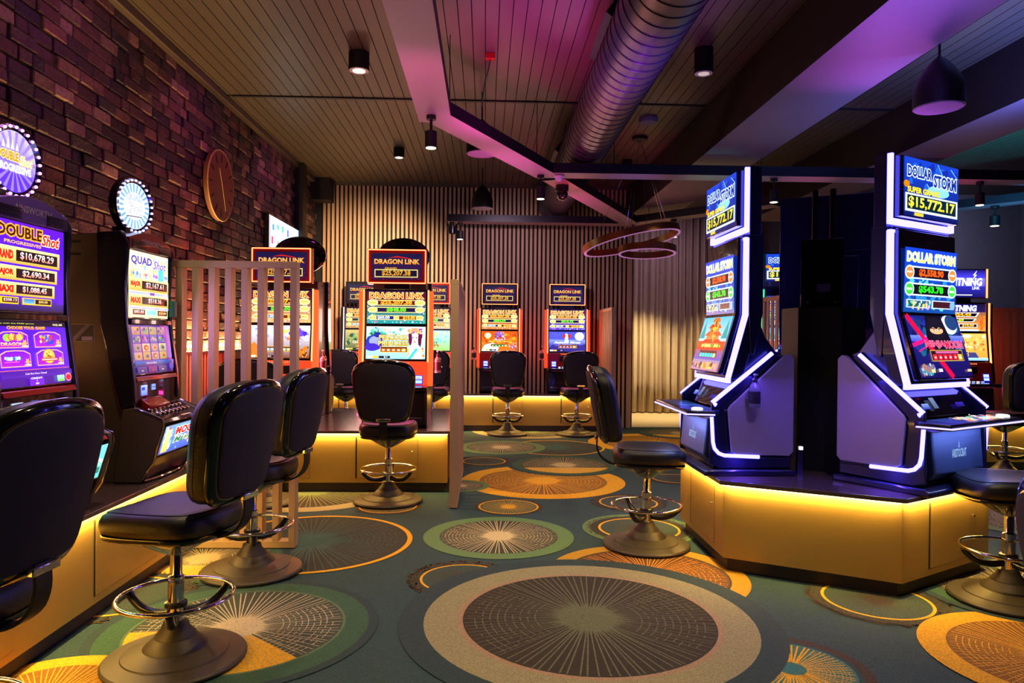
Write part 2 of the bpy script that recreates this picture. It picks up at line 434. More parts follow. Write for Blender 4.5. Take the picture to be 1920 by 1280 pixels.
# floor with woven circles
def make_floor():
    mb = MB(); mb.box(-2.75, 9.0, -1.2, 11.2, -0.05, -0.008, col=S(40, 66, 72))
    teal = S(40, 66, 72); halo = S(35, 57, 65); green = S(96, 128, 82); dgreen = S(48, 84, 66)
    beige = S(168, 152, 106); grey = S(140, 132, 98); pink = S(154, 124, 98); brown = S(62, 46, 36); dk = S(52, 48, 42); gold = S(228, 166, 24); cream = S(212, 190, 146)
    sage = S(92, 96, 70); mustard = S(186, 136, 26)
    st = {'k': 0}
    fn = lambda u, v, l: (u, v, -0.008 + l)
    A = Art(mb, fn, 0.00003)
    rd = random.Random(3)
    def ring(x, y, r, c, n=72): A.ell(x, y, r, r, c, n)
    def spokes(x, y, r, c, n=64, w0=0.016, w1=0.005, a0=0, a1=360, core=0.14, arcs=True, ac=None):
        A.L += 1
        for k in range(n):
            a = R(a0 + (a1 - a0) * (k + rd.uniform(-.25, .25)) / n); side = abs(math.cos(a)) > 0.72
            d = Vector((math.cos(a), math.sin(a))); m = Vector((-d.y, d.x)) / 2
            rr = r * rd.uniform(0.97, 1.0); q = w1 * (0.55 if side else 1.0) * r / 0.4; p = q; r1 = r * 0.2 if core else r * 0.24
            A.poly([(x + d.x * r1 - m.x * p, y + d.y * r1 - m.y * p), (x + d.x * rr - m.x * q, y + d.y * rr - m.y * q), (x + d.x * rr + m.x * q, y + d.y * rr + m.y * q), (x + d.x * r1 + m.x * p, y + d.y * r1 + m.y * p)], c, up=False)
        if core:
            ns = n // 2 * 2; st_ = []
            for k in range(ns):
                a = 2 * PI * k / ns; q = r * (0.22 if k % 2 else rd.uniform(0.26, 0.30 + core * 1.1)); st_.append((x + q * math.cos(a), y + q * math.sin(a)))
            A.poly(st_, c)
        if arcs:
            A.L += 1
            for i in range(9):
                ra = r * (0.42 + 0.06 * i)
                for s0 in (0, 180):
                    for j in range(26):
                        if rd.random() < 0.25: continue
                        aa = s0 - 42 + 84 * j / 26
                        if not (a0 <= (aa % 360) <= a1): continue
                        b0, b1 = R(aa), R(aa + 2.6)
                        t = 0.004 * r / 0.4
                        A.poly([(x + ra * math.cos(b0), y + ra * math.sin(b0)), (x + (ra + t) * math.cos(b0), y + (ra + t) * math.sin(b0)), (x + (ra + t) * math.cos(b1), y + (ra + t) * math.sin(b1)), (x + ra * math.cos(b1), y + ra * math.sin(b1))], ac or c, up=False)
    def speck(x, y, r0, r1, c, n=260):
        A.L += 1
        for k in range(n):
            a = rd.uniform(0, 2 * PI); q = math.sqrt(rd.uniform(r0 * r0, r1 * r1)); X, Y = x + q * math.cos(a), y + q * math.sin(a); t = rd.uniform(.004, .010)
            A.poly([(X - t, Y), (X, Y - t), (X + t, Y), (X, Y + t)], c, up=False)
    CL = CIRCLES
    for c in CL:
        kind, x, y, r = c[:4]
        if kind == 'ringdark':        # thin gold ring, dark rays, brown speckled halo
            ring(x, y, r * 1.2, S(44, 54, 52)); speck(x, y, r * 0.98, r * 1.3, S(78, 56, 34), 900); ring(x, y, r, gold); ring(x, y, r * 0.94, S(52, 72, 68)); spokes(x, y, r * 0.93, S(58, 46, 42), 84, core=0.5)
        elif kind == 'ringteal':
            ring(x, y, r, gold); ring(x, y, r * 0.95, dk); spokes(x, y, r * 0.93, S(52, 86, 82), 84, core=0.5)
        elif kind == 'biggrey':
            ring(x, y, r * 1.15, halo); ring(x, y, r, grey); ring(x, y, r * 0.80, pink); ring(x, y, r * 0.765, S(46, 38, 28)); spokes(x, y, r * 0.765, sage, 92, 0.018, 0.0045)
        elif kind == 'greenbeige':
            ring(x, y, r, green); ring(x, y, r * 0.785, S(56, 62, 54)); spokes(x, y, r * 0.785, cream, 84)
        elif kind == 'greyring':
            ring(x, y, r, beige); ring(x, y, r * 0.8, S(58, 46, 36)); spokes(x, y, r * 0.8, S(120, 124, 84), 80)
        elif kind == 'leftbig':
            ring(x, y, r, halo); ring(x, y, r * 0.93, dgreen); ring(x, y, r * 0.76, S(84, 108, 82)); ring(x, y, r * 0.74, S(56, 66, 62))
            q = r * 0.74
            A.poly([(x, y)] + [(x + q * math.cos(R(a)), y + q * math.sin(R(a))) for a in range(186, 322, 4)], gold)
            spokes(x, y, q, S(186, 170, 136), 84)
            A.poly([(x + r * .16, y - r * .16)] + [(x + q * math.cos(R(a)), y + q * math.sin(R(a))) for a in range(250, 322, 4)], gold)
            spokes(x, y, q, S(200, 160, 80), 18, a0=250, a1=320, arcs=False, core=0)
        elif kind == 'halogold':
            ring(x, y, r, halo); ring(x, y, r * 0.9, dgreen); ring(x, y, r * 0.76, S(60, 60, 50))
            q = r * 0.76
            A.poly([(x + q * math.cos(R(a)), y + q * math.sin(R(a))) for a in range(200, 341, 5)], gold)
            spokes(x, y, q, S(196, 172, 124), 76)
        elif kind == 'bigold':
            ring(x, y, r, gold); ring(x, y, r * 0.78, S(140, 92, 24)); spokes(x, y, r * 0.78, S(238, 172, 40), 84)
        elif kind == 'mustard':
            ring(x, y, r, mustard); ring(x, y, r * 0.82, brown); ring(x, y, r * 0.80, S(90, 56, 26)); spokes(x, y, r * 0.79, S(226, 140, 20), 84)
        elif kind == 'smallgold':
            ring(x, y, r * 1.14, brown); ring(x, y, r, gold); ring(x, y, r * 0.94, S(66, 82, 58)); spokes(x, y, r * 0.94, gold, 70)
        elif kind == 'goldteal':
            ring(x, y, r, S(66, 48, 40)); ring(x, y, r * 0.86, S(40, 62, 68)); ring(x, y, r * 0.79, S(40, 116, 118)); ring(x, y, r * 0.77, S(60, 110, 96)); spokes(x, y, r * 0.77, gold, 66, 0.004, 0.012, core=0.0)
            A.star(x, y, r * 0.22, r * 0.08, 11, S(40, 108, 116))
    return mb.build('floor', M['carpet'], smooth=0, fix=True)
# carpet circles in metres, painted back to front
CIRCLES = [
    ('greyring', 0.66, 10.75, 0.85), ('bigold', 2.3, 9.55, 0.9), ('halogold', 2.92, 10.55, 0.66), ('ringteal', 0.92, 9.13, 0.62),
    ('greenbeige', 0.22, 9.12, 0.56), ('ringdark', 0.0, 8.09, 0.245),
    ('bigold', 0.58, 7.0, 0.80), ('halogold', 0.885, 7.86, 0.64), ('greenbeige', -0.22, 6.75, 0.27),
    ('smallgold', 0.205, 5.92, 0.25), ('ringdark', 1.237, 6.07, 0.25), ('ringdark', 1.92, 7.12, 0.23), ('greyring', 3.1, 7.6, 0.6),
    ('greyring', -1.554, 6.48, 0.76), ('smallgold', -0.79, 5.93, 0.24),
    ('greenbeige', 1.15, 5.23, 0.42), ('ringdark', 1.147, 5.23, 0.30), ('ringteal', -1.18, 4.92, 0.69), ('greenbeige', 0.107, 5.04, 0.53),
    ('halogold', -1.75, 4.54, 0.52), ('mustard', 0.974, 4.21, 0.59), ('ringdark', -0.117, 4.156, 0.25),
    ('ringdark', -1.95, 3.9, 0.3), ('leftbig', -1.17, 3.46, 0.66), ('goldteal', 1.32, 2.997, 0.33), ('biggrey', 0.528, 3.556, 0.82), ('ringdark', 2.13, 3.783, 0.28),
    ('bigold', 2.55, 3.06, 0.55), ('halogold', 3.01, 3.92, 0.55),
    ('bigold', -1.67, 2.75, 0.42), ('bigold', -0.82, 2.72, 0.18), ('ringteal', 3.9, 3.4, 0.5), ('greenbeige', 4.3, 5.5, 0.6), ('halogold', 3.9, 6.6, 0.6),
]
structure(make_floor())
structure(B('trim_1', M['tile'], 2.3, 8.5, 11.2, 13.6, -0.05, 0.0), label='beige stone floor strip in front of the curtain')

# ceiling of painted boards with a cross joint
def make_ceiling():
    mb = MB(); w = 0.1; x = WX - 0.1
    while x < 8.4:
        for y0, y1 in ((-1.2, 7.12), (7.17, 13.8)):
            mb.box(x + 0.003, x + w - 0.004, y0, y1, CZ, CZ + 0.03)
        x += w
    mb.box(WX - 0.2, 8.6, -1.3, 13.9, CZ + 0.028, CZ + 0.08, mi=1)
    return mb.build('ceiling', [M['ceil'], M['ceildark']], smooth=0)
structure(make_ceiling())
structure(B('trim_2', M['beamside'], -2.5, 8.0, 7.125, 7.165, CZ - 0.012, CZ + 0.004))

# brick wall: real bricks
def make_brick():
    mb = MB(); rd = random.Random(11)
    cols = [S(96, 62, 52), S(118, 78, 60), S(70, 46, 46), S(140, 100, 76), S(52, 36, 42), S(100, 66, 58), S(160, 124, 98), S(78, 50, 52), S(90, 60, 54), S(64, 42, 42)]
    mb.box(WX - 0.16, WX - 0.02, -1.2, 11.3, 0, CZ, mi=1)
    z = 1.27; row = 0
    while z < CZ:
        h = 0.078; y = 1.2 - (0.12 if row % 2 else 0)
        while y < 11.2:
            L = rd.choice([0.235, 0.235, 0.235, 0.115, 0.2, 0.15]) * rd.uniform(0.96, 1.04)
            d = rd.uniform(-0.012, 0.014); c = rd.choice(cols); k = rd.uniform(0.45, 0.98); c = tuple(q * k for q in c[:3]) + (1,)
            x1 = WX + d; j = lambda: rd.uniform(-0.003, 0.003)
            z1 = min(z + h, CZ)
            e = 0.007
            v = [(WX - 0.03, y, z), (WX - 0.03, y + L - .01, z), (WX - 0.03, y + L - .01, z1), (WX - 0.03, y, z1)]
            o = [(x1 - e, y, z), (x1 - e, y + L - .01, z), (x1 - e, y + L - .01, z1), (x1 - e, y, z1)]
            i = [(x1 + j(), y + e, z + e), (x1 + j(), y + L - .01 - e, z + e), (x1 + j(), y + L - .01 - e, z1 - e), (x1 + j(), y + e, z1 - e)]
            f = [(8, 9, 10, 11)] + [(4 + q, 4 + (q + 1) % 4, 8 + (q + 1) % 4, 8 + q) for q in range(4)] + [(q, (q + 1) % 4, 4 + (q + 1) % 4, 4 + q) for q in range(4)]
            mb.add(v + o + i, f, 0, c); y += L
        z += h + 0.009; row += 1
    return mb.build('wall_left', [M['brick'], M['mortar']], smooth=0)
structure(make_brick())
# slatted dado under the lit ledge
mb = MB(); mb.box(WX - 0.02, WX + 0.015, 1.0, 11.08, 0, 1.22, mi=1)
y = 4.6
while y < 11.0:
    mb.box(WX + 0.015, WX + 0.05, y, y + 0.038, 0.0, 1.22); y += 0.066
structure(mb.build('trim_3', [M['slat'], M['slatdark']], smooth=0))
structure(B('trim_4', M['kick'], WX, WX + 0.075, 1.2, 11.05, 1.22, 1.245, bevel=0.003))
structure(B('trim_5', M['led_ledge'], WX + 0.028, WX + 0.040, 1.5, 11.0, 1.2452, 1.251), label='warm light strip along the ledge')
area('ledge_light', (WX + 0.055, 6.2, 1.262), (WX - 0.08, 6.2, 1.34), 9.6, 0.014, 260, (1.0, 0.60, 0.22), xaxis=(0, 1, 0))
structure(B('trim_6', M['ceil'], WX, WX + 0.07, 1.0, 11.1, CZ - 0.07, CZ, bevel=0.008))
structure(B('trim_7', M['blackm'], WX, WX + 0.12, 9.85, 10.05, 0.0, CZ))
structure(B('trim_8', M['bulkdark'], WX, WX + 0.28, 10.75, 11.06, 3.42, CZ))

# back wall of vertical slats
mb = MB(); mb.box(WX, 2.3, BY, BY + 0.2, 0, CZ, mi=1)
x = -2.5
while x < 2.22:
    mb.box(x, x + 0.036, BY - 0.04, BY, 0.0, CZ - 0.05); x += 0.0662
mb.box(2.21, 2.275, BY - 0.045, BY + 0.2, 0, CZ - 0.05)
structure(mb.build('wall_back', [M['slat'], M['slatdark']], smooth=0))
structure(B('trim_9', M['ceil'], WX, 2.3, BY - 0.06, BY, CZ - 0.045, CZ))
structure(B('wall_side', M['plaster'], 2.1, 2.3, BY + 0.2, 13.7, 0, CZ))
structure(B('wall_rear', M['plaster'], 2.1, 9.2, 13.6, 13.8, 0, CZ))
structure(B('wall_right', M['plaster'], 5.05, 9.0, 11.2, 11.35, 0, CZ))
structure(B('wall_far', M['plaster'], 8.6, 8.8, -1.2, 11.3, 0, CZ))
# curtain
mb = MB(); top_r = []; n = 420
def cw(x): return 0.075 * math.sin(x * 44 + 1.5 * math.sin(x * 3.1)) + 0.03 * math.sin(x * 101 + 1)
pts = [(2.32 + i * (2.75 / n)) for i in range(n + 1)]
v = []
for z, k in ((0.02, 1.0), (0.6, 0.95), (1.6, 0.9), (2.6, 0.85), (CZ - 0.1, 0.8)):
    v += [(x, 13.3 + cw(x) * k + 0.01 * math.sin(x * 9 + z * 2), z) for x in pts]
N = n + 1
f = [(r * N + i, r * N + i + 1, (r + 1) * N + i + 1, (r + 1) * N + i) for r in range(4) for i in range(n)]
mb.add(v, f); cur = mb.build('curtain', M['curtain'], smooth=80)
sd = cur.modifiers.new('thick', 'SOLIDIFY'); sd.thickness = 0.004
tag(cur, 'floor-length taupe pleated curtain behind the beige floor strip', 'curtain')

# bulkheads running along the room
def bulk(name, x0, x1, z0):
    mb = MB(); mb.box(x0, x1, -1.2, 11.19, z0, CZ - 0.001)
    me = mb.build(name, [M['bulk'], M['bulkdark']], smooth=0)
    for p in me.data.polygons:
        if abs(p.normal.x) > 0.5: p.material_index = 1  # side faces take a darker tone than the bottom
    structure(me)
bulk('trim_10', 2.20, 2.84, 3.27)
bulk('trim_11', 4.12, 4.70, 3.27)

# hexagonal suspended frames
BZ = 3.05
_bz = [0]
def beam_run(name, label, a, b, w=0.25, h=0.10, hang=2):
    _bz[0] += 0.0012; BZ = 3.05 + _bz[0]
    a = Vector(a + (0,)); b = Vector(b + (0,)); d = (b - a).normalized(); L = (b - a).length
    rz = math.degrees(math.atan2(d.y, d.x))
    t = thing(name, label, 'ceiling beam', (a.x, a.y, BZ), rz, 'suspended ceiling beams')
    mb = MB().box(0, L, -w / 2, w / 2, 0.0, h)
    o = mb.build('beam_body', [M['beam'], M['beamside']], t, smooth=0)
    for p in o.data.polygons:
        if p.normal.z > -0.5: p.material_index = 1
    for k in range(hang):
        x = L * (0.12 + 0.76 * k / max(1, hang - 1))
        MB().tube([(x, 0, h), (x, 0, CZ - BZ)], 0.004, 6).build('hanging_wire', M['blackm'], t)
    return t
P1 = (-0.40, 5.42); P2 = (0.66, 7.42); P3 = (1.66, 10.45)
beam_run('suspended_beam', 'pink-lit suspended beam running overhead beside the left board ceiling', (-0.40, 1.0), (-0.40, 5.55))
beam_run('suspended_beam', 'pink-lit suspended beam slanting back from the first ceiling spotlight', (-0.42, 5.36), (0.62, 7.36))
beam_run('suspended_beam', 'suspended beam continuing the slant behind the white dome sensor to the slatted wall', (0.70, 7.50), (2.1, 10.35))
beam_run('suspended_beam', 'long level suspended beam crossing above the hexagonal podium', (0.58, 7.30), (6.6, 7.24), hang=4)
beam_run('suspended_beam', 'dark low beam in front of the slatted back wall carrying a spotlight', (-0.56, 10.42), (2.1, 10.42), hang=3)
beam_run('suspended_beam', 'short suspended beam angled in front of the taupe curtain', (2.15, 10.35), (3.6, 8.75))
beam_run('suspended_beam', 'suspended beam angled across the far right corner', (4.7, 10.3), (7.2, 7.3))

# spiral duct
t = thing('ventilation_duct', 'large round spiral metal air duct hung under the board ceiling', 'duct', (1.03, 0, 3.42))
rd_ = 0.235
MB().lathe([(rd_, -1.0), (rd_, 11.0)], 56, axis='y').build('duct_tube', M['duct'], t, smooth=60)
y = -0.9; i = 0
mbr = MB()
while y < 10.9:
    mbr.lathe([(rd_, y - 0.006), (rd_ + 0.005, y - 0.003), (rd_ + 0.005, y + 0.003), (rd_, y + 0.006)], 56, axis='y'); y += 0.135
mbr.build('spiral_seam', M['ductrib'], t, smooth=60)
for yy in (4.6, 8.0):
    g = MB(); g.T = Matrix.Rotation(R(38), 4, 'Y')
    g.box(-rd_ - 0.03, -rd_ + 0.02, yy, yy + 0.75, -0.1, 0.1)
    for q in range(9): g.box(-rd_ - 0.036, -rd_ - 0.03, yy + 0.03, yy + 0.72, -0.092 + q * 0.021, -0.084 + q * 0.021, mi=1)
    g.build('air_grille', [M['blackm'], M['ductrib']], t)
for yy in (2.0, 6.4, 9.9):
    MB().tube([(0, yy, rd_), (0, yy, CZ - 3.42)], 0.006, 6).build('hanging_rod', M['blackm'], t)

# ------------------------------------------------------------------ ceiling lights
def can_light(loc, label, r=0.065, h=0.15, dim=False):
    t = thing('ceiling_downlight', label, 'ceiling light', loc, 0, 'black cylinder downlights')
    MB().lathe([(r, 0), (r, h)], 28).build('housing', M['blackm'], t, bevel=0.003)
    MB().lathe([(r - 0.004, -0.002), (r - 0.004, 0.0), (r * 0.62, 0.003)], 28).build('trim_ring', M['white'], t)
    MB().lathe([(r * 0.6, -0.004), (r * 0.6, 0.0)], 20).build('lamp', M['lamp_dim'] if dim else M['lamp'], t)
can_light((-1.07, 6.0, CZ - 0.15), 'larger black cylinder downlight on the board ceiling, top left', 0.085)
can_light((-1.10, 9.0, CZ - 0.12), 'smaller black cylinder downlight nearer the slatted wall', 0.068, 0.12)
can_light((1.75, 5.75, CZ - 0.2), 'black cylinder downlight between duct and bulkhead', 0.075, 0.2, True)
can_light((1.85, 9.4, CZ - 0.2), 'dim black cylinder downlight beyond the duct end', 0.068, 0.2, True)
def track_spot(loc, label, r=0.045, h=0.13, stem=0.08):
    t = thing('spotlight', label, 'spotlight', loc, 0, 'spotlights on the suspended beams')
    MB().lathe([(r * 0.8, -0.03), (r * 0.8, 0)], 20).build('mount', M['blackm'], t)
    MB().lathe([(0.011, -stem - 0.03), (0.011, -0.03)], 10).build('stem', M['blackm'], t)
    MB().lathe([(r, -stem - 0.03 - h), (r, -stem - 0.04), (r * 0.5, -stem - 0.03)], 24).build('housing', M['blackm'], t)
    MB().lathe([(r * 0.82, -stem - 0.034 - h), (r * 0.82, -stem - 0.03 - h)], 20).build('lamp', M['lamp'], t)
track_spot((-0.42, 5.38, BZ), 'spotlight under the corner where the two pink beams meet')
track_spot((0.55, 7.28, BZ), 'spotlight beside the white dome sensor')
track_spot((-0.38, 10.4, BZ), 'spotlight at the left end of the low back beam', 0.05)
track_spot((2.6, 9.85, BZ), 'spotlight hanging in front of the taupe curtain', 0.055)
track_spot((2.95, 7.25, BZ), 'spotlight on the level beam above the hexagonal podium')
track_spot((5.1, 7.22, BZ), 'spotlight at the right end of the level beam')
track_spot((6.195, 8.5, BZ), 'spotlight in front of the grey far wall', 0.055)

def bell(loc, label, r=0.15, h=0.33):
    t = thing('pendant_speaker', label, 'pendant speaker', loc, 0, 'black bell pendant speakers')
    prof = [(r * 0.99, 0), (r, 0.02), (r * 0.98, h * 0.35), (r * 0.82, h * 0.58), (r * 0.45, h * 0.83), (r * 0.14, h * 0.97), (r * 0.08, h)]
    pts = crom([(a, b, 0) for a, b in prof], 4)
    MB().lathe([(p.x, p.y) for p in pts], 36).build('shell', M['pendant'], t, smooth=60)
    MB().lathe([(r * 0.93, -0.006), (r * 0.96, 0.0)], 36).build('speaker_grille', M['grille'], t)
    MB().tube([(0, 0, h), (0, 0, CZ - loc[2])], 0.008, 8).build('cable', M['blackm'], t)
bell((2.9, 4.5, 2.90), 'big black bell pendant speaker hanging over the right machine')
bell((-0.05, 6.9, 3.16), 'black bell pendant speaker half hidden behind the slanting pink beam')
bell((-0.06, 10.0, 3.19), 'farthest black bell pendant speaker in front of the slatted wall')

# dome sensor and camera
t = thing('dome_sensor', 'small white dome sensor under the beam junction', 'sensor', (0.74, 7.3, BZ - 0.001))
MB().lathe([(0.055, -0.012), (0.055, 0)], 24).build('base_plate', M['white'], t)
MB().lathe([(0.045 * math.cos(R(a)), -0.012 - 0.045 * math.sin(R(a))) for a in (0, 20, 40, 60, 80)], 24).build('dome', M['white'], t, smooth=60)
t = thing('security_camera', 'black dome camera hanging beside the white dome sensor', 'camera', (0.82, 7.75, BZ - 0.0))
MB().lathe([(0.02, -0.06), (0.07, -0.06), (0.07, -0.0)], 24).build('housing', M['blackm'], t)
MB().lathe([(0.065 * math.cos(R(a)), -0.10 - 0.065 * math.sin(R(a))) for a in (-30, 0, 20, 40, 60, 80)], 24).build('dome', M['greycam'], t, smooth=60)
t = thing('security_camera', 'small black camera on the left end of the low back beam', 'camera', (-0.5, 10.38, BZ - 0.0))
MB().lathe([(0.035, -0.05), (0.035, 0)], 16).build('mount', M['blackm'], t)
MB().lathe([(0.055, -0.16), (0.06, -0.05)], 20).build('camera_body', M['blackp'], t)
MB().lathe([(0.04, -0.175), (0.05, -0.16)], 20).build('lens', M['greycam'], t)
t = thing('smoke_detector', 'flat round smoke detector on the dark ceiling beyond the duct', 'smoke detector', (1.72, 7.6, CZ - 0.001))
MB().lathe([(0.05, -0.06), (0.09, -0.045), (0.1, -0.02), (0.1, 0)], 24).build('detector_body', M['grille'], t)
t = thing('ceiling_socket', 'little red ceiling outlet beside the pendant speaker cable', 'socket', (0.02, 5.95, CZ - 0.001))
MB().box(-0.04, 0.04, -0.03, 0.03, -0.05, 0).build('socket_box', M['redpanel'], t, bevel=0.004)
MB().tube(crom([(0, 0, -0.05), (-0.02, 0.15, -0.1), (-0.05, 0.5, -0.08), (-0.07, 0.93, -0.14)], 5), 0.006, 6).build('cable', M['blackm'], t)
t = thing('emergency_light', 'small metal bracket light near the brick edge of the ceiling', 'light', (-2.3, 4.95, CZ - 0.001))
MB().box(-0.03, 0.03, -0.12, 0.12, -0.03, 0).build('bracket', M['chrome'], t, bevel=0.004)
MB().box(-0.028, 0.028, -0.05, 0.05, -0.036, -0.03).build('lamp', M['lamp_dim'], t)

# ring chandelier
t = thing('ring_chandelier', 'bronze chandelier of two overlapping rings over the walkway', 'chandelier', (1.75, 8.3, 2.45))
def ring_mesh(rx, cx, cy, cz, tx, ty, name):
    mt = Matrix.Translation((cx, cy, cz)) @ Matrix.Rotation(R(ty), 4, 'Y') @ Matrix.Rotation(R(tx), 4, 'X')
    mb = MB(); mb.T = mt; n = 72
    rr = [[(q * math.cos(2 * PI * k / n), q * math.sin(2 * PI * k / n), z) for k in range(n)] for q, z in ((rx, 0), (rx, .075), (rx - .03, .075), (rx - .03, 0), (rx, 0))]
    mb.rings(rr, cap=False); o = mb.build(name, M['bronze'], t, smooth=50)
    mb = MB(); mb.T = mt
    rr = [[(q * math.cos(2 * PI * k / n), q * math.sin(2 * PI * k / n), z) for k in range(n)] for q, z in ((rx - .002, -.002), (rx - .002, -.008), (rx - .028, -.008), (rx - .028, -.002), (rx - .002, -.002))]
    mb.rings(rr, cap=False); mb.build('diffuser', M['ringglow'], o, smooth=50)
    return mt
m1 = ring_mesh(0.57, -0.05, 0, 0.06, -5, -12, 'large_ring')
m2 = ring_mesh(0.335, 0.13, 0, -0.06, -4, 0, 'small_ring')
for m, r in ((m1, 0.55), (m2, 0.32)):
    for a in (20, 140, 260):
        p = m @ Vector((r * math.cos(R(a)), r * math.sin(R(a)), 0.075))
        MB().tube([p, (0.03, 0, CZ - 2.46)], 0.0022, 5).build('suspension_cable', M['chrome'], t)
MB().lathe([(0.09, CZ - 2.45 - 0.04), (0.09, CZ - 2.45)], 24, (0.03, 0, 0)).build('ceiling_canopy', M['blackm'], t)

# clock
t = thing('wall_clock', 'large round dark wood clock on the brick wall', 'clock', (WX + 0.02, 7.0, 2.83), 90)
MB().lathe([(0.33, -0.045), (0.335, -0.03), (0.335, 0.0)], 64, axis='y').build('clock_face', M['clockwood'], t, smooth=30)
MB().tube([(0.334 * math.cos(2 * PI * k / 64), -0.04, 0.334 * math.sin(2 * PI * k / 64)) for k in range(64)], 0.007, 8, closed=True).build('clock_rim', M['brass'], t)
for k in range(12):
    a = 2 * PI * k / 12; mb = MB(); mb.T = Matrix.Rotation(a, 4, 'Y')
    mb.box(-0.006, 0.006, -0.049, -0.044, 0.225, 0.30); mb.build('hour_mark', M['blackm'], t)
for nm, ang, L in (('minute_hand', 158, 0.25), ('hour_hand', 335, 0.17)):
    mb = MB(); mb.T = Matrix.Rotation(R(ang), 4, 'Y'); mb.box(-0.005, 0.005, -0.056, -0.052, -0.03, L); mb.build(nm, M['brass'], t)

# wall television
t = thing('wall_television', 'large bright white television on the brick wall behind the round sign backs', 'television', (WX + 0.06, 9.2, 2.42), 90)
B('screen_housing', M['blackp'], -0.68, 0.68, 0.0, 0.05, -0.42, 0.42, t, bevel=0.006)
B('wall_bracket', M['blackm'], -0.1, 0.1, 0.05, 0.075, -0.1, 0.1, t)
mb = MB(); A = Art(mb, front(-0.66, -0.40, -0.001)); A.rect(0, 0, 1.32, 0.80, S(205, 232, 245))
rd = random.Random(5)
for k in range(22):
    x = 0.05 + (k % 6) * 0.21 + rd.uniform(0, .05); y = 0.06 + (k // 6) * 0.19 + rd.uniform(0, .04)
    A.rect(x, y, x + rd.uniform(.06, .12), y + rd.uniform(.04, .09), rd.choice([S(190, 40, 110), S(60, 150, 210), S(90, 190, 180), S(240, 130, 150), S(60, 90, 190), S(225, 215, 170)]))
A.rect(0, 0, 0.02, 0.8, S(200, 20, 80))
mb.build('screen', M['screen'], t, smooth=0, fix=False)
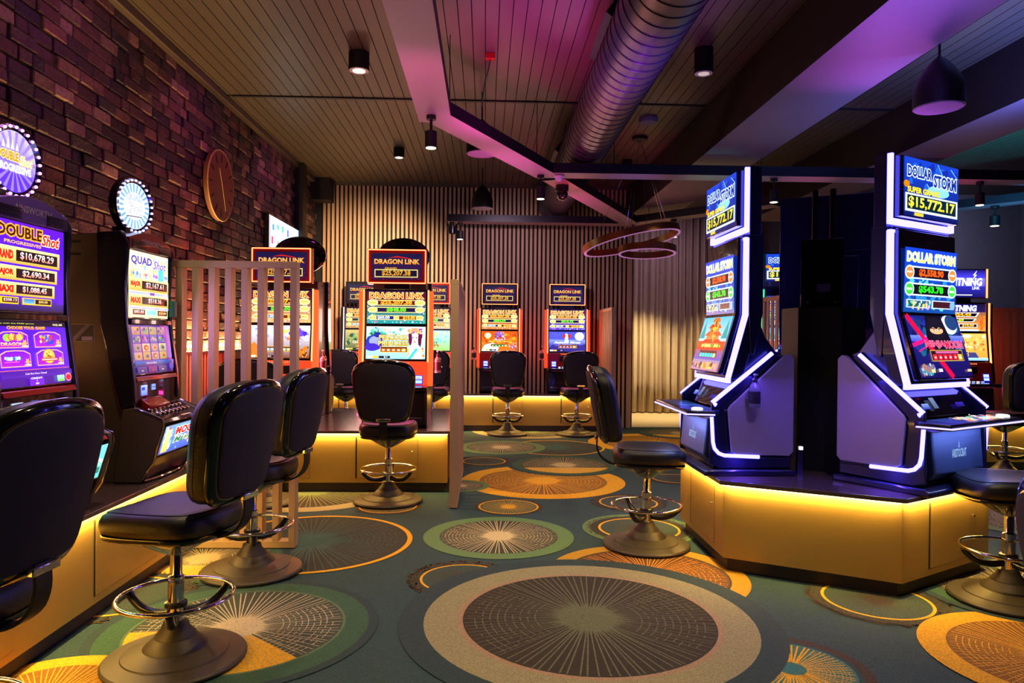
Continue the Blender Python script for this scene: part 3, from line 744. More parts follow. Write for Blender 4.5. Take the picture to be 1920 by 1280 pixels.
# ------------------------------------------------------------------ swivel stools
def outline(pts, per=5):
    h = [(x, y) for x, y in pts]
    full = h + [(-x, y) for x, y in h[::-1][1:-1]]
    return [(p.x, p.y) for p in crom([(a, b, 0) for a, b in full], per, True)]
BACK = outline([(0, 0.0), (0.11, 0.002), (0.175, 0.02), (0.205, 0.075), (0.228, 0.2), (0.245, 0.33), (0.238, 0.41), (0.195, 0.463), (0.11, 0.49), (0, 0.5)])
SEAT = outline([(0, -0.235), (0.11, -0.232), (0.19, -0.205), (0.225, -0.13), (0.235, 0.0), (0.225, 0.13), (0.185, 0.205), (0.1, 0.23), (0, 0.235)])
def make_stool():
    t = thing('swivel_stool', 'stool', 'stool')
    base = [(0.0, 0.0), (0.283, 0.0), (0.291, 0.006), (0.291, 0.014), (0.283, 0.022), (0.215, 0.034), (0.212, 0.039), (0.13, 0.062), (0.127, 0.068), (0.085, 0.105), (0.083, 0.112), (0.058, 0.14), (0.05, 0.165), (0.034, 0.17)]
    MB().lathe(base[1:], 56).build('base', M['taupe'], t, smooth=28)
    MB().lathe([(0.032, 0.165), (0.032, 0.36), (0.027, 0.365), (0.0245, 0.37), (0.0245, 0.52)], 28).build('column', M['chrome'], t, smooth=40)
    MB().lathe([(0.034, 0.228), (0.046, 0.232), (0.046, 0.248), (0.034, 0.252)], 24).build('collar', M['blackp'], t)
    fr = MB().tube([(0.232 * math.cos(2 * PI * k / 56), 0.232 * math.sin(2 * PI * k / 56), 0.275) for k in range(56)], 0.0095, 10, closed=True).build('foot_ring', M['chrome'], t, smooth=60)
    for a in (30, 150, 270):
        p = crom([(0.03, 0, 0.20), (0.09, 0, 0.192), (0.16, 0, 0.205), (0.21, 0, 0.243), (0.228, 0, 0.268)], 4)
        mb = MB(); mb.T = Matrix.Rotation(R(a), 4, 'Z')
        mb.tube([(q.x, q.y, q.z) for q in p], [0.02] * 5 + [0.019] * 5 + [0.017] * (len(p) - 10), 8)
        mb.build('spoke', M['blackp'], fr, smooth=50)
    MB().lathe([(0.03, 0.455), (0.07, 0.475), (0.16, 0.53), (0.185, 0.548), (0.185, 0.556)], 32).build('seat_housing', M['shell'], t, smooth=50)
    def lay(outl, layers, fn):
        return [[fn(x * s, y * s if cy is None else (y - cy) * s + cy, d) for x, y in outl] for s, d, cy in layers]
    # seat
    fs = lambda x, y, d: (x, y - 0.01, d + 0.05 * (x * x * 3) - 0.10 * max(0, -y - 0.12) ** 1.5 * 4 * (1 if d > .6 else 0))
    mb = MB().rings(lay(SEAT, [(0.90, 0.566, 0), (0.99, 0.575, 0), (1.02, 0.60, 0), (1.01, 0.635, 0), (0.965, 0.656, 0), (0.88, 0.668, 0), (0.7, 0.668, 0), (0.45, 0.662, 0), (0.2, 0.658, 0), (0.02, 0.657, 0)], fs))
    seat = mb.build('seat', M['leather'], t, smooth=60)
    MB().rings(lay(SEAT, [(0.9, 0.546, 0), (0.98, 0.548, 0), (1.0, 0.556, 0), (0.99, 0.570, 0)], fs)).build('seat_trim', M['shell'], seat, smooth=60)
    MB().tube([fs(x * 0.9, y * 0.9, 0.666) for x, y in SEAT], 0.0025, 5, closed=True).build('seam', M['leather'], seat)
    # back
    zc = 0.25
    fb = lambda x, z, d: (x, 0.285 + d - 0.55 * x * x + 0.20 * z, 0.705 + z)
    mb = MB().rings(lay(BACK, [(0.02, -0.115, zc), (0.3, -0.116, zc), (0.6, -0.116, zc), (0.82, -0.113, zc), (0.93, -0.102, zc), (0.985, -0.08, zc), (1.0, -0.055, zc), (1.0, -0.02, zc), (0.985, -0.002, zc)], fb))
    back = mb.build('backrest', M['leather'], t, smooth=70)
    mb = MB().rings(lay(BACK, [(0.99, -0.006, zc), (1.025, -0.002, zc), (1.035, 0.008, zc), (1.02, 0.018, zc), (0.95, 0.030, zc), (0.90, 0.031, zc), (0.3, 0.036, zc), (0.02, 0.036, zc)], fb))
    mb.build('back_shell', M['shell'], back, smooth=50)
    mb = MB().rings(lay(BACK, [(0.90, 0.028, zc), (0.895, 0.036, zc), (0.85, 0.040, zc), (0.4, 0.044, zc), (0.02, 0.045, zc)], fb))
    mb.build('back_panel', M['fabric'], back, smooth=50)
    seam = [(x, z) for x, z in BACK]
    MB().tube([fb(x * 0.995, (z - zc) * 0.995 + zc, -0.06) for x, z in seam], 0.0025, 5, closed=True).build('seam', M['leather'], back)
    # bracket bars joining seat and back
    for sx in (0.0,):
        p = crom([(sx, 0.05, 0.545), (sx, 0.22, 0.548), (sx, 0.305, 0.59), (sx, 0.337, 0.66), (sx, 0.334, 0.74)], 4)
        MB().tube([tuple(q) for q in p], 0.045, 4, sq=0.16).build('back_bracket', M['blackm'], t)
    MB().box(-0.055, 0.055, 0.332, 0.352, 0.712, 0.738).build('grab_handle', M['chrome'], t, bevel=0.004)
    return t
stool0 = make_stool()
_first = [True]
def stool(x, y, rz, label, group, z=0.0):
    o = stool0 if _first[0] else copy_tree(stool0)
    _first[0] = False
    o.location = (x, y, z); o.rotation_euler = (0, 0, R(rz)); o['label'] = label; o['group'] = group
    return o
g1 = 'stools along the brick wall machines'; g2 = 'stools at the machines by the slatted wall'; g3 = 'stools around the middle podium'; g4 = 'stools around the hexagonal podium'
stool(-1.60, 2.14, -97, 'nearest black stool, cut off at the left edge of the picture, seen from behind', g1)
stool(-1.32, 3.12, -103, 'black stool with its full seat, chrome foot ring and base showing at lower left', g1)
stool(-1.37, 4.28, -100, 'black stool in front of the pale timber screen end post', g1)
stool(-1.86, 6.05, 178, 'black stool half hidden behind the bars of the pale timber screen', g3)
stool(-0.81, 6.08, 180, 'black stool seen squarely from behind before the middle podium, left of the timber post', g3)
stool(-1.98, 10.28, 176, 'far black stool showing in the gap left of the middle red-lit machine', g2)
stool(-0.74, 10.28, 180, 'far black stool peeping out between the middle machine and the timber end post', g2)
stool(0.33, 10.28, 178, 'left one of the two complete far stools before the slatted wall', g2)
stool(1.33, 10.28, 182, 'right one of the two complete far stools before the slatted wall', g2)
stool(1.10, 4.79, 82, 'black stool standing alone on the carpet left of the hexagonal podium', g4)
stool(2.85, 3.77, -100, 'black stool seat and foot ring at the right edge in front of the hexagonal podium', g4)
stool(5.42, 7.25, 185, 'black stool at the far right machine on the back gold podium', 'stools at the far right podium')
stool(1.20, 0.86, 75, 'black stool back corner cut off by the lower right edge of the picture', g4)

# ------------------------------------------------------------------ podiums
PT = 0.55
def inset(poly, d):
    n = len(poly); out = []
    for i in range(n):
        p0, p1, p2 = Vector(poly[i - 1]), Vector(poly[i]), Vector(poly[(i + 1) % n])
        a = (p1 - p0).normalized(); b = (p2 - p1).normalized()
        na = Vector((-a.y, a.x)); nb = Vector((-b.y, b.x))     # inward for ccw
        k = (na + nb); k = k / k.length_squared * 2
        out.append(tuple(p1 + k * d))
    return out
def podium(name, label, poly, edges, loc=(0, 0, 0), power=9.0):
    """poly ccw; edges: {edge index: [(t0, t1, knob side)]} door panels in metres along the edge"""
    t = thing(name, label, 'podium', loc)
    MB().prism(inset(poly, 0.035), 0.0, 0.08, 'z').build('kick_plinth', M['kick'], t)
    body = MB().prism(poly, 0.08, 0.522, 'z').build('cladding', M['gold'], t, smooth=0, bevel=0.002)
    MB().prism(inset(poly, -0.032), 0.524, PT, 'z').build('worktop', M['slab'], t, bevel=0.004)
    for i, doors in edges.items():
        a = Vector(poly[i]); b = Vector(poly[(i + 1) % len(poly)]); d = (b - a).normalized(); L = (b - a).length
        rz = math.atan2(d.y, d.x)
        T = Matrix.Translation((a.x, a.y, 0)) @ Matrix.Rotation(rz, 4, 'Z')
        mb = MB(); mb.T = T; mb.box(0.0, L, -0.016, -0.008, 0.5165, 0.5235); mb.build('led_strip', M['led_gold'], t)
        if power:
            l = area('led_light', T @ Vector((L / 2, -0.014, 0.513)), T @ Vector((L / 2, 0.012, 0.0)), L * 0.98, 0.012, power * L, (1.0, 0.66, 0.16), t)
            l.rotation_quaternion = (Matrix.Rotation(rz, 3, 'Z') @ Matrix.Rotation(R(8), 3, 'X')).to_quaternion()
        for t0, t1, side in doors:
            mb = MB(); mb.T = T; mb.box(t0 - 0.014, t1 + 0.002, -0.0015, 0.002, 0.118, 0.492); mb.build('door_gap', M['gap'], t)
            mb = MB(); mb.T = T; mb.box(t0, t1, -0.0028, 0.0, 0.12, 0.49)
            dr = mb.build('access_door', M['gold_door'], t, smooth=0)
            mb = MB(); mb.T = T @ Matrix.Translation((t1 - 0.05 if side > 0 else t0 + 0.05, -0.0028, 0.36))
            mb.lathe([(0.008, 0.0), (0.008, -0.008), (0.005, -0.012)], 14, axis='y'); mb.build('lock', M['chrome'], dr)
    return t
podium('machine_podium', 'long gold podium with warm under-edge light along the brick wall, left', [(-2.53, 1.0), (-1.89, 1.0), (-1.89, 4.70), (-2.53, 4.70)], {1: [(0.35, 0.95, 1), (1.35, 1.95, 1), (2.55, 3.2, 1)]})
podium('machine_podium', 'gold podium under the two red-lit machines in the middle, left of the timber post', [(-2.42, 6.45), (-0.33, 6.45), (-0.33, 8.4), (-2.42, 8.4)], {0: [(0.35, 0.86, 1), (1.28, 1.82, 1)], 2: []})
podium('machine_podium', 'low gold podium along the foot of the vertical slatted wall', [(-2.45, 10.65), (1.70, 10.65), (1.70, 11.02), (-2.45, 11.02)], {0: [(0.3, 0.8, 1), (1.25, 1.75, 1), (2.58, 3.02, 1), (3.6, 4.05, 1)]})
HX, HY, HR = 2.27, 4.735, 0.95
hexp = [(HX + HR * math.cos(R(a)), HY + HR * math.sin(R(a))) for a in (-150, -90, -30, 30, 90, 150)]
podium('machine_podium', 'hexagonal gold podium with brown top carrying the blue-lit machines', hexp, {0: [], 1: [(0.28, 0.80, 1)], 5: [(0.28, 0.78, 1)], 3: [(0.28, 0.78, 1)], 2: [], 4: []})
podium('machine_podium', 'gold podium at the far right behind the hexagonal podium', [(4.55, 7.62), (7.2, 7.62), (7.2, 8.5), (4.55, 8.5)], {0: [(0.45, 1.0, 1), (1.5, 2.1, 1)]})
podium('machine_podium', 'gold podium hidden behind the black machine backs, under the green-edged machine', [(3.2, 8.35), (4.3, 8.35), (4.3, 9.4), (3.2, 9.4)], {0: []}, power=4)

# ------------------------------------------------------------------ timber screens
def screen_wall(name, label, loc, rz, L, h, pitch=0.103, w=0.042, d=0.085, z0=0.0):
    t = thing(name, label, 'screen', loc, rz)
    MB().box(0, L, -d / 2, d / 2, h - 0.045, h).build('top_rail', M['timber'], t, bevel=0.002)
    MB().box(0, L, -d / 2, d / 2, z0, z0 + 0.045).build('bottom_rail', M['timber'], t, bevel=0.002)
    n = int(round((L - w) / pitch)); first = None
    for k in range(n + 1):
        x = k * (L - w) / n
        if first is None:
            first = MB().box(0, w, -d / 2 + 0.001, d / 2 - 0.001, z0 + 0.045, h - 0.045).build('upright', M['timber'], t, bevel=0.002); o = first
        else:
            o = first.copy(); C.objects.link(o)
        o.location.x = x
    return t
screen_wall('timber_screen', 'pale timber slat screen beside the left machines, brick glowing through its bars', (-2.55, 4.78, 0), 0, 1.31, 1.88)
screen_wall('timber_screen', 'timber slat screen seen edge-on as a tall post right of the middle podium', (-0.25, 5.84, 0), 90, 1.6, 1.865, d=0.068)
screen_wall('timber_screen', 'timber slat screen at the right end of the slatted wall podium', (1.79, 9.9, 0), 90, 1.1, 1.83, d=0.07)
screen_wall('timber_screen', 'timber slat screen behind the left blue-lit machine, right of the curtain', (3.0, 7.0, 0), 92, 1.0, 1.85, d=0.022, w=0.05)
screen_wall('timber_screen', 'red-lit timber slat screen at the far right behind the orange machine', (4.7, 9.3, 0), 0, 2.9, 1.85)
# ------------------------------------------------------------------ pictures on the game screens
def link_topper(A, w, h):
    A.rect(0, 0, w, h, S(60, 12, 60), S(34, 26, 84)); A.rect(0, h * .55, w, h, S(34, 28, 84), S(26, 20, 66))
    A.blobs(0, 0, w, h * .25, 60, [S(220, 90, 90), S(255, 200, 160), S(160, 50, 90)], .001, .003, 3)
    A.poly([(w * .32, h * .82), (w * .5, h * .90), (w * .7, h * .84), (w * .82, h * .78), (w * .5, h * .85)], K['red'])
    A.text('DRAGON LINK', w * .5, h * .69, h * .17, K['gold'], w=w * .88, bold=.02, c2=K['lgold'], out=S(190, 60, 10), ow=.06)
    A.text('GRAND', w * .38, h * .44, h * .07, K['gold'], w=w * .24)
    A.frame(w * .06, h * .10, w * .92, h * .40, h * .035, K['lgold'], S(26, 14, 52))
    A.text('$25,207.38', w * .49, h * .25, h * .2, S(255, 165, 40), w=w * .56, bold=.03, c2=K['gold'])
def link_upper(A, w, h, amount='$848.00', lo=K['teal'], hi=K['dred'], a3='$60.00', a4='$10.00'):
    A.rect(0, 0, w, h * .74, lo, S(90, 30, 60)); A.rect(0, h * .7, w, h, hi, S(50, 14, 60))
    A.blobs(0, 0, w, h * .2, 46, [K['white'], K['lblue'], K['cream'], K['teal'], K['pink']], .002, .010, 8)
    A.blobs(0, 0, w * .18, h * .7, 30, [K['lgold'], K['teal'], K['green'], K['white']], .003, .010, 9)
    A.blobs(w * .82, 0, w, h * .7, 30, [K['lgold'], K['teal'], K['green'], K['white']], .003, .010, 10)
    A.text('DRAGON LINK', w * .5, h * .86, h * .17, K['red'], w=w * .9, bold=.02, c2=K['orange'], out=K['lgold'], ow=.07)
    def row(y, hh, x0, x1, t, c, bgc, tw, br=0.095):
        A.rect(x0, y - hh, x1, y + hh, K['lgold']); A.rect(x0, y - hh * .75, x1, y + hh * .75, bgc)
        A.text(t, (x0 + x1) / 2, y, hh * 1.35, c, w=tw, bold=.045, out=S(130, 60, 10) if c != K['green'] else K['dgreen'], ow=.03)
    row(h * .64, h * .085, w * .12, w * .88, '$25,207.38', S(255, 170, 50), S(90, 14, 10), w * .52)
    row(h * .42, h * .085, w * .12, w * .88, amount, K['green'], S(26, 20, 56), w * .32)
    row(h * .18, h * .068, w * .12, w * .45, a3, S(200, 220, 255), S(30, 26, 110), w * .2)
    row(h * .18, h * .068, w * .55, w * .88, a4, S(255, 190, 60), S(110, 30, 10), w * .2)
    A.rect(w * .455, h * .11, w * .545, h * .25, K['lgold']); A.text('OR', w * .5, h * .18, h * .07, K['orange'])
    for y, r, t in ((.64, .095, 'GRAND'), (.42, .088, 'MAJOR'), (.18, .07, 'MINI')):
        for sx in (.1, .9):
            A.ell(w * sx, h * y, w * r * .95, h * r * 1.05, S(255, 250, 200)); A.ell(w * sx, h * y, w * r * .8, h * r * .85, S(235, 225, 120))
            A.text(t, w * sx, h * y, h * .045, S(190, 120, 20), w=w * r * 1.3, bold=.01)
def feature_bar(A, x0, y0, x1, y1, cell, edge=K['gold'], n=5):
    A.frame(x0, y0, x1, y1, (y1 - y0) * .08, edge, K['brown'])
    for k in range(n):
        a = x0 + (x1 - x0) * (.04 + .93 * k / n); b = a + (x1 - x0) * .93 / n * .86
        A.rect(a, y0 + (y1 - y0) * .16, b, y0 + (y1 - y0) * .66, cell if k < n - 1 else S(255, 190, 80)); A.ell((a + b) / 2, y0 + (y1 - y0) * .4, (b - a) * .25, (y1 - y0) * .14, K['white'], 10)
def coins(A, w, h):
    for k, c in enumerate((K['cream'], K['gold'], S(20, 16, 40), S(20, 16, 40))):
        A.rect(w * (.02 + .1 * k), h * .02, w * (.11 + .1 * k), h * .09, c)
    A.text('$5.24', w * .34, h * .055, h * .035, K['white'])
def g_bird(A, w, h):
    A.rect(0, 0, w, h, S(150, 210, 235), S(220, 245, 250))
    A.blobs(0, h * .45, w * .36, h, 60, [S(40, 170, 130), S(90, 210, 180), S(30, 120, 90), S(160, 230, 220)], .008, .03, 21)
    A.blobs(w * .25, h * .62, w * .65, h * .98, 30, [S(60, 180, 150), S(190, 240, 220), S(240, 190, 160)], .006, .02, 22)
    A.ell(w * .14, h * .50, w * .15, h * .24, S(40, 50, 170)); A.ell(w * .15, h * .55, w * .10, h * .15, S(150, 160, 230)); A.ell(w * .10, h * .36, w * .12, h * .12, S(60, 40, 190))
    A.ell(w * .19, h * .74, w * .06, h * .08, S(30, 40, 150)); A.poly([(w * .24, h * .76), (w * .3, h * .72), (w * .24, h * .72)], K['orange'])
    A.blobs(w * .66, 0, w, h * .4, 46, [K['orange'], S(255, 200, 120), S(240, 90, 40), K['cream']], .006, .018, 23)
    A.ell(w * .83, h * .72, w * .12, h * .22, S(120, 20, 60)); A.ell(w * .82, h * .62, w * .085, h * .19, S(255, 226, 210)); A.ell(w * .82, h * .88, w * .13, h * .08, S(240, 150, 120))
    A.ell(w * .745, h * .62, w * .03, h * .2, S(90, 16, 60)); A.ell(w * .905, h * .6, w * .03, h * .24, S(90, 16, 60)); A.blobs(w * .70, h * .76, w * .96, h * .98, 30, [S(250, 130, 90), S(255, 210, 190), S(120, 60, 180), K['gold']], .006, .014, 24)
    for ex in (.79, .85): A.ell(w * ex, h * .66, w * .014, h * .014, S(60, 20, 50))
    A.ell(w * .82, h * .53, w * .016, h * .016, K['red']); A.line(w * .82, h * .62, w * .815, h * .58, .001, S(220, 160, 140))
    A.poly([(w * .70, 0), (w * .76, h * .42), (w * .9, h * .42), (w * .96, 0)], S(245, 235, 240)); A.poly([(w * .70, 0), (w * .84, h * .34), (w * .88, h * .3), (w * .76, 0)], S(60, 200, 200))
    A.text('PEACOCK', w * .46, h * .66, h * .14, K['gold'], w=w * .48, bold=.03, c2=K['lgold'], out=K['brown'], ow=.05)
    A.text('PRINCESS', w * .46, h * .48, h * .14, K['gold'], w=w * .50, bold=.03, c2=K['lgold'], out=K['brown'], ow=.05)
    feature_bar(A, w * .24, h * .20, w * .70, h * .38, S(230, 120, 40)); coins(A, w, h)
def g_fest(A, w, h):
    A.rect(0, 0, w, h, S(120, 60, 30), S(235, 235, 250)); A.blobs(0, h * .5, w, h, 50, [K['white'], S(255, 210, 120), S(150, 160, 240), S(230, 120, 90)], .01, .035, 31)
    A.blobs(w * .62, h * .6, w * .98, h * .98, 12, [S(70, 40, 200), S(110, 70, 230)], .02, .05, 32)
    A.poly([(0, h * .08), (0, h * .35), (w * .07, h * .5), (w * .15, h * .35), (w * .15, h * .08)], S(230, 120, 40)); A.blobs(w * .8, 0, w, h * .4, 24, [K['orange'], K['gold'], K['brown']], .01, .03, 33)
    A.text('AL', w * .80, h * .48, h * .10, K['white'], w=w * .12, bold=.03, out=K['blue'], ow=.05); feature_bar(A, w * .24, h * .2, w * .72, h * .36, S(170, 220, 240)); coins(A, w, h)
def g_moon(A, w, h):
    A.rect(0, 0, w, h, S(90, 90, 210), S(70, 80, 210)); A.rect(0, h * .3, w, h * .6, S(70, 60, 180), S(130, 150, 240))
    A.blobs(0, h * .8, w, h, 30, [K['white']], .001, .003, 41)
    A.poly([(0, h * .2), (w * .1, h * .36), (w * .2, h * .26), (w * .34, h * .4), (w * .5, h * .24), (w * .7, h * .42), (w * .85, h * .3), (w, h * .4), (w, 0), (0, 0)], S(50, 40, 130))
    A.ell(w * .84, h * .77, w * .13, h * .21, S(230, 240, 255)); A.ell(w * .48, h * .72, w * .045, h * .2, K['white']); A.ell(w * .41, h * .78, w * .04, h * .1, K['red']); A.ell(w * .56, h * .78, w * .04, h * .1, K['red'])
    A.poly([(w * .42, h * .5), (w * .48, h * .9), (w * .54, h * .5)], K['white'])
    A.text('Autumn Moon', w * .5, h * .46, h * .11, K['white'], w=w * .72, bold=.03, shear=.2); feature_bar(A, w * .26, h * .18, w * .76, h * .34, S(150, 60, 120)); coins(A, w, h)
def g_khan(A, w, h):
    A.rect(0, 0, w, h, S(230, 110, 20), S(200, 80, 10)); A.blobs(0, h * .3, w, h, 50, [S(255, 170, 40), S(255, 130, 30), S(190, 60, 10)], .01, .04, 51)
    A.ell(w * .18, h * .78, w * .09, h * .13, S(255, 240, 180)); A.poly([(0, 0), (w * .08, h * .3), (w * .3, h * .42), (w * .5, h * .3), (w * .45, 0)], S(235, 225, 240))
    A.ell(w * .5, h * .85, w * .11, h * .14, S(150, 90, 170)); A.blobs(w * .35, h * .5, w * .68, h * .98, 40, [S(230, 200, 240), S(170, 110, 190), S(90, 50, 130)], .006, .02, 52)
    A.blobs(w * .72, h * .0, w, h * .45, 30, [S(220, 190, 230), S(240, 100, 60), S(120, 60, 120)], .008, .02, 53)
    A.text('Golden Khan', w * .5, h * .48, h * .10, K['gold'], w=w * .7, bold=.03, out=K['dred'], ow=.05, shear=.2) if False else A.blobs(w * .14, h * .43, w * .86, h * .53, 46, [K['gold'], K['lgold'], K['orange']], .006, .014, 54)
    feature_bar(A, w * .26, h * .22, w * .74, h * .36, S(40, 150, 60)); coins(A, w, h)
def g_century(A, w, h):
    A.rect(0, 0, w, h, S(60, 90, 50), S(200, 180, 110)); A.blobs(0, h * .2, w, h * .9, 60, [S(60, 130, 90), S(120, 160, 90), S(200, 190, 120), S(40, 80, 60)], .01, .04, 61)
    A.rect(w * .62, h * .5, w * .9, h * .95, S(150, 60, 70)); A.text('GOLDEN', w * .5, h * .4, h * .13, K['cream'], w=w * .6, bold=.03, out=K['brown'], ow=.04); feature_bar(A, w * .3, h * .16, w * .8, h * .3, S(200, 150, 60)); coins(A, w, h)
def g_green(A, w, h):
    A.rect(0, 0, w, h, S(150, 220, 90), S(180, 235, 240)); A.blobs(0, h * .35, w, h, 60, [S(90, 200, 120), S(220, 250, 180), S(120, 210, 220), S(240, 240, 120)], .01, .03, 71)
    A.text('IT', w * .62, h * .38, h * .12, K['brown'], w=w * .12); feature_bar(A, w * .2, h * .16, w * .7, h * .3, S(90, 190, 90)); coins(A, w, h)
def bolt_topper(A, w, h):
    A.rect(0, 0, w, h, S(20, 14, 90), S(60, 60, 230)); A.rect(0, h * .4, w, h * .7, S(80, 80, 240), S(120, 120, 250)); A.rect(0, h * .7, w, h, S(70, 60, 230), S(16, 12, 80))
    for x in (.2, .72): A.poly([(w * x, h * .62), (w * (x + .05), h * .80), (w * (x + .01), h * .8), (w * (x + .1), h * .98), (w * (x + .06), h * .82), (w * (x + .1), h * .82)], K['white'])
    A.text('LIGHTNING', w * .47, h * .56, h * .26, K['white'], w=w * .92, bold=.05, out=S(60, 60, 200), ow=.04, shear=.12)
    A.text('LINK', w * .8, h * .34, h * .1, K['white'], w=w * .16); A.rect(w * .3, h * .07, w * .72, h * .10, K['white'])
def bolt_upper(A, w, h):
    A.rect(0, 0, w, h, S(230, 150, 60), S(30, 20, 60)); A.rect(0, h * .7, w, h, S(30, 20, 80), S(20, 16, 50))
    A.text('LIGHTNING', w * .42, h * .84, h * .2, K['white'], w=w * .76, bold=.05, shear=.12, out=S(60, 80, 230), ow=.05)
    for y, hh, t, c, x1, tw in ((.60, .13, '$17,424.43', S(255, 180, 20), .80, .6), (.40, .10, '$884.69', S(190, 240, 20), .74, .36), (.20, .09, '$50.00', S(150, 180, 255), .40, .22)):
        A.poly([(0, h * (y - hh * .62)), (w * x1, h * (y - hh * .62)), (w * (x1 + .07), h * (y + hh * .62)), (0, h * (y + hh * .62))], K['white'])
        A.poly([(w * .02, h * (y - hh * .45)), (w * (x1 - .02), h * (y - hh * .45)), (w * (x1 + .03), h * (y + hh * .45)), (w * .02, h * (y + hh * .45))], K['black'])
        A.text(t, w * x1 * .48, h * y, h * hh * .78, c, w=w * tw, bold=.05)
    A.frame(w * .44, h * .13, w * .82, h * .27, h * .02, K['white'], K['black']); A.text('$10.00', w * .63, h * .2, h * .08, S(255, 190, 40), w=w * .24, bold=.04)
    A.rect(0, 0, w * .85, h * .07, S(190, 215, 255)); A.blobs(w * .85, 0, w, h * .6, 20, [K['orange'], K['gold'], S(220, 90, 30)], .008, .03, 81)
def g_buff(A, w, h):
    A.rect(0, 0, w, h, S(235, 150, 50), S(245, 190, 90)); A.blobs(0, h * .3, w, h, 60, [S(255, 200, 110), S(240, 140, 50), S(200, 100, 40), K['cream']], .01, .03, 91)
    A.poly([(w * .1, h * .95), (w * .5, h * .98), (w * .55, h * .6), (w * .45, h * .5), (w * .18, h * .5), (w * .1, h * .65)], S(50, 46, 90)); A.ell(w * .04, h * .9, w * .1, h * .07, K['cream']); A.ell(w * .6, h * .9, w * .1, h * .07, K['cream'])
    A.ell(w * .2, h * .62, w * .04, h * .05, K['red']); A.ell(w * .46, h * .62, w * .04, h * .05, K['red'])
    A.poly([(w * .55, 0), (w * .6, h * .3), (w * .75, h * .3), (w * .85, 0)], S(60, 60, 120))
    A.blobs(w * .04, h * .43, w * .86, h * .58, 50, [S(255, 230, 200), S(255, 200, 120), S(230, 120, 60)], .008, .018, 92); feature_bar(A, w * .12, h * .16, w * .6, h * .33, S(60, 190, 150), K['cream']); A.rect(0, 0, w, h * .1, S(120, 180, 230), S(180, 220, 250))

def screen_obj(name, mat, parent, w, h, x0, z0, y, tilt, art, back=True, T=None, **kw):
    mb = MB()
    if T is not None: mb.T = T
    if back:
        c, sn = math.cos(R(tilt)), math.sin(R(tilt))
        f = front(x0, z0, y, tilt)
        P = [f(-.006, -.006, -.0004), f(w + .006, -.006, -.0004), f(w + .006, h + .006, -.0004), f(-.006, h + .006, -.0004)]
        Q = [f(-.006, -.006, -.02), f(w + .006, -.006, -.02), f(w + .006, h + .006, -.02), f(-.006, h + .006, -.02)]
        mb.add(P + Q, [(0, 1, 2, 3), (4, 7, 6, 5), (0, 4, 5, 1), (1, 5, 6, 2), (2, 6, 7, 3), (3, 7, 4, 0)], 1, (0, 0, 0, 1))
    A = Art(mb, front(x0, z0, y, tilt), 0.00012)
    art(A, w, h, **kw)
    return mb.build(name, [mat, M['bezel']], parent, smooth=0, fix=False)
def lettering(name, text, parent, x0, z0, w, h, y, mat, shear=0.0, T=None):
    mb = MB()
    if T is not None: mb.T = T
    A = Art(mb, front(x0, z0, y), 0.0003); A.text(text, w / 2, h / 2, h, (1, 1, 1, 1), w=w, bold=.02, shear=shear)
    return mb.build(name, mat, parent, smooth=0, fix=False)

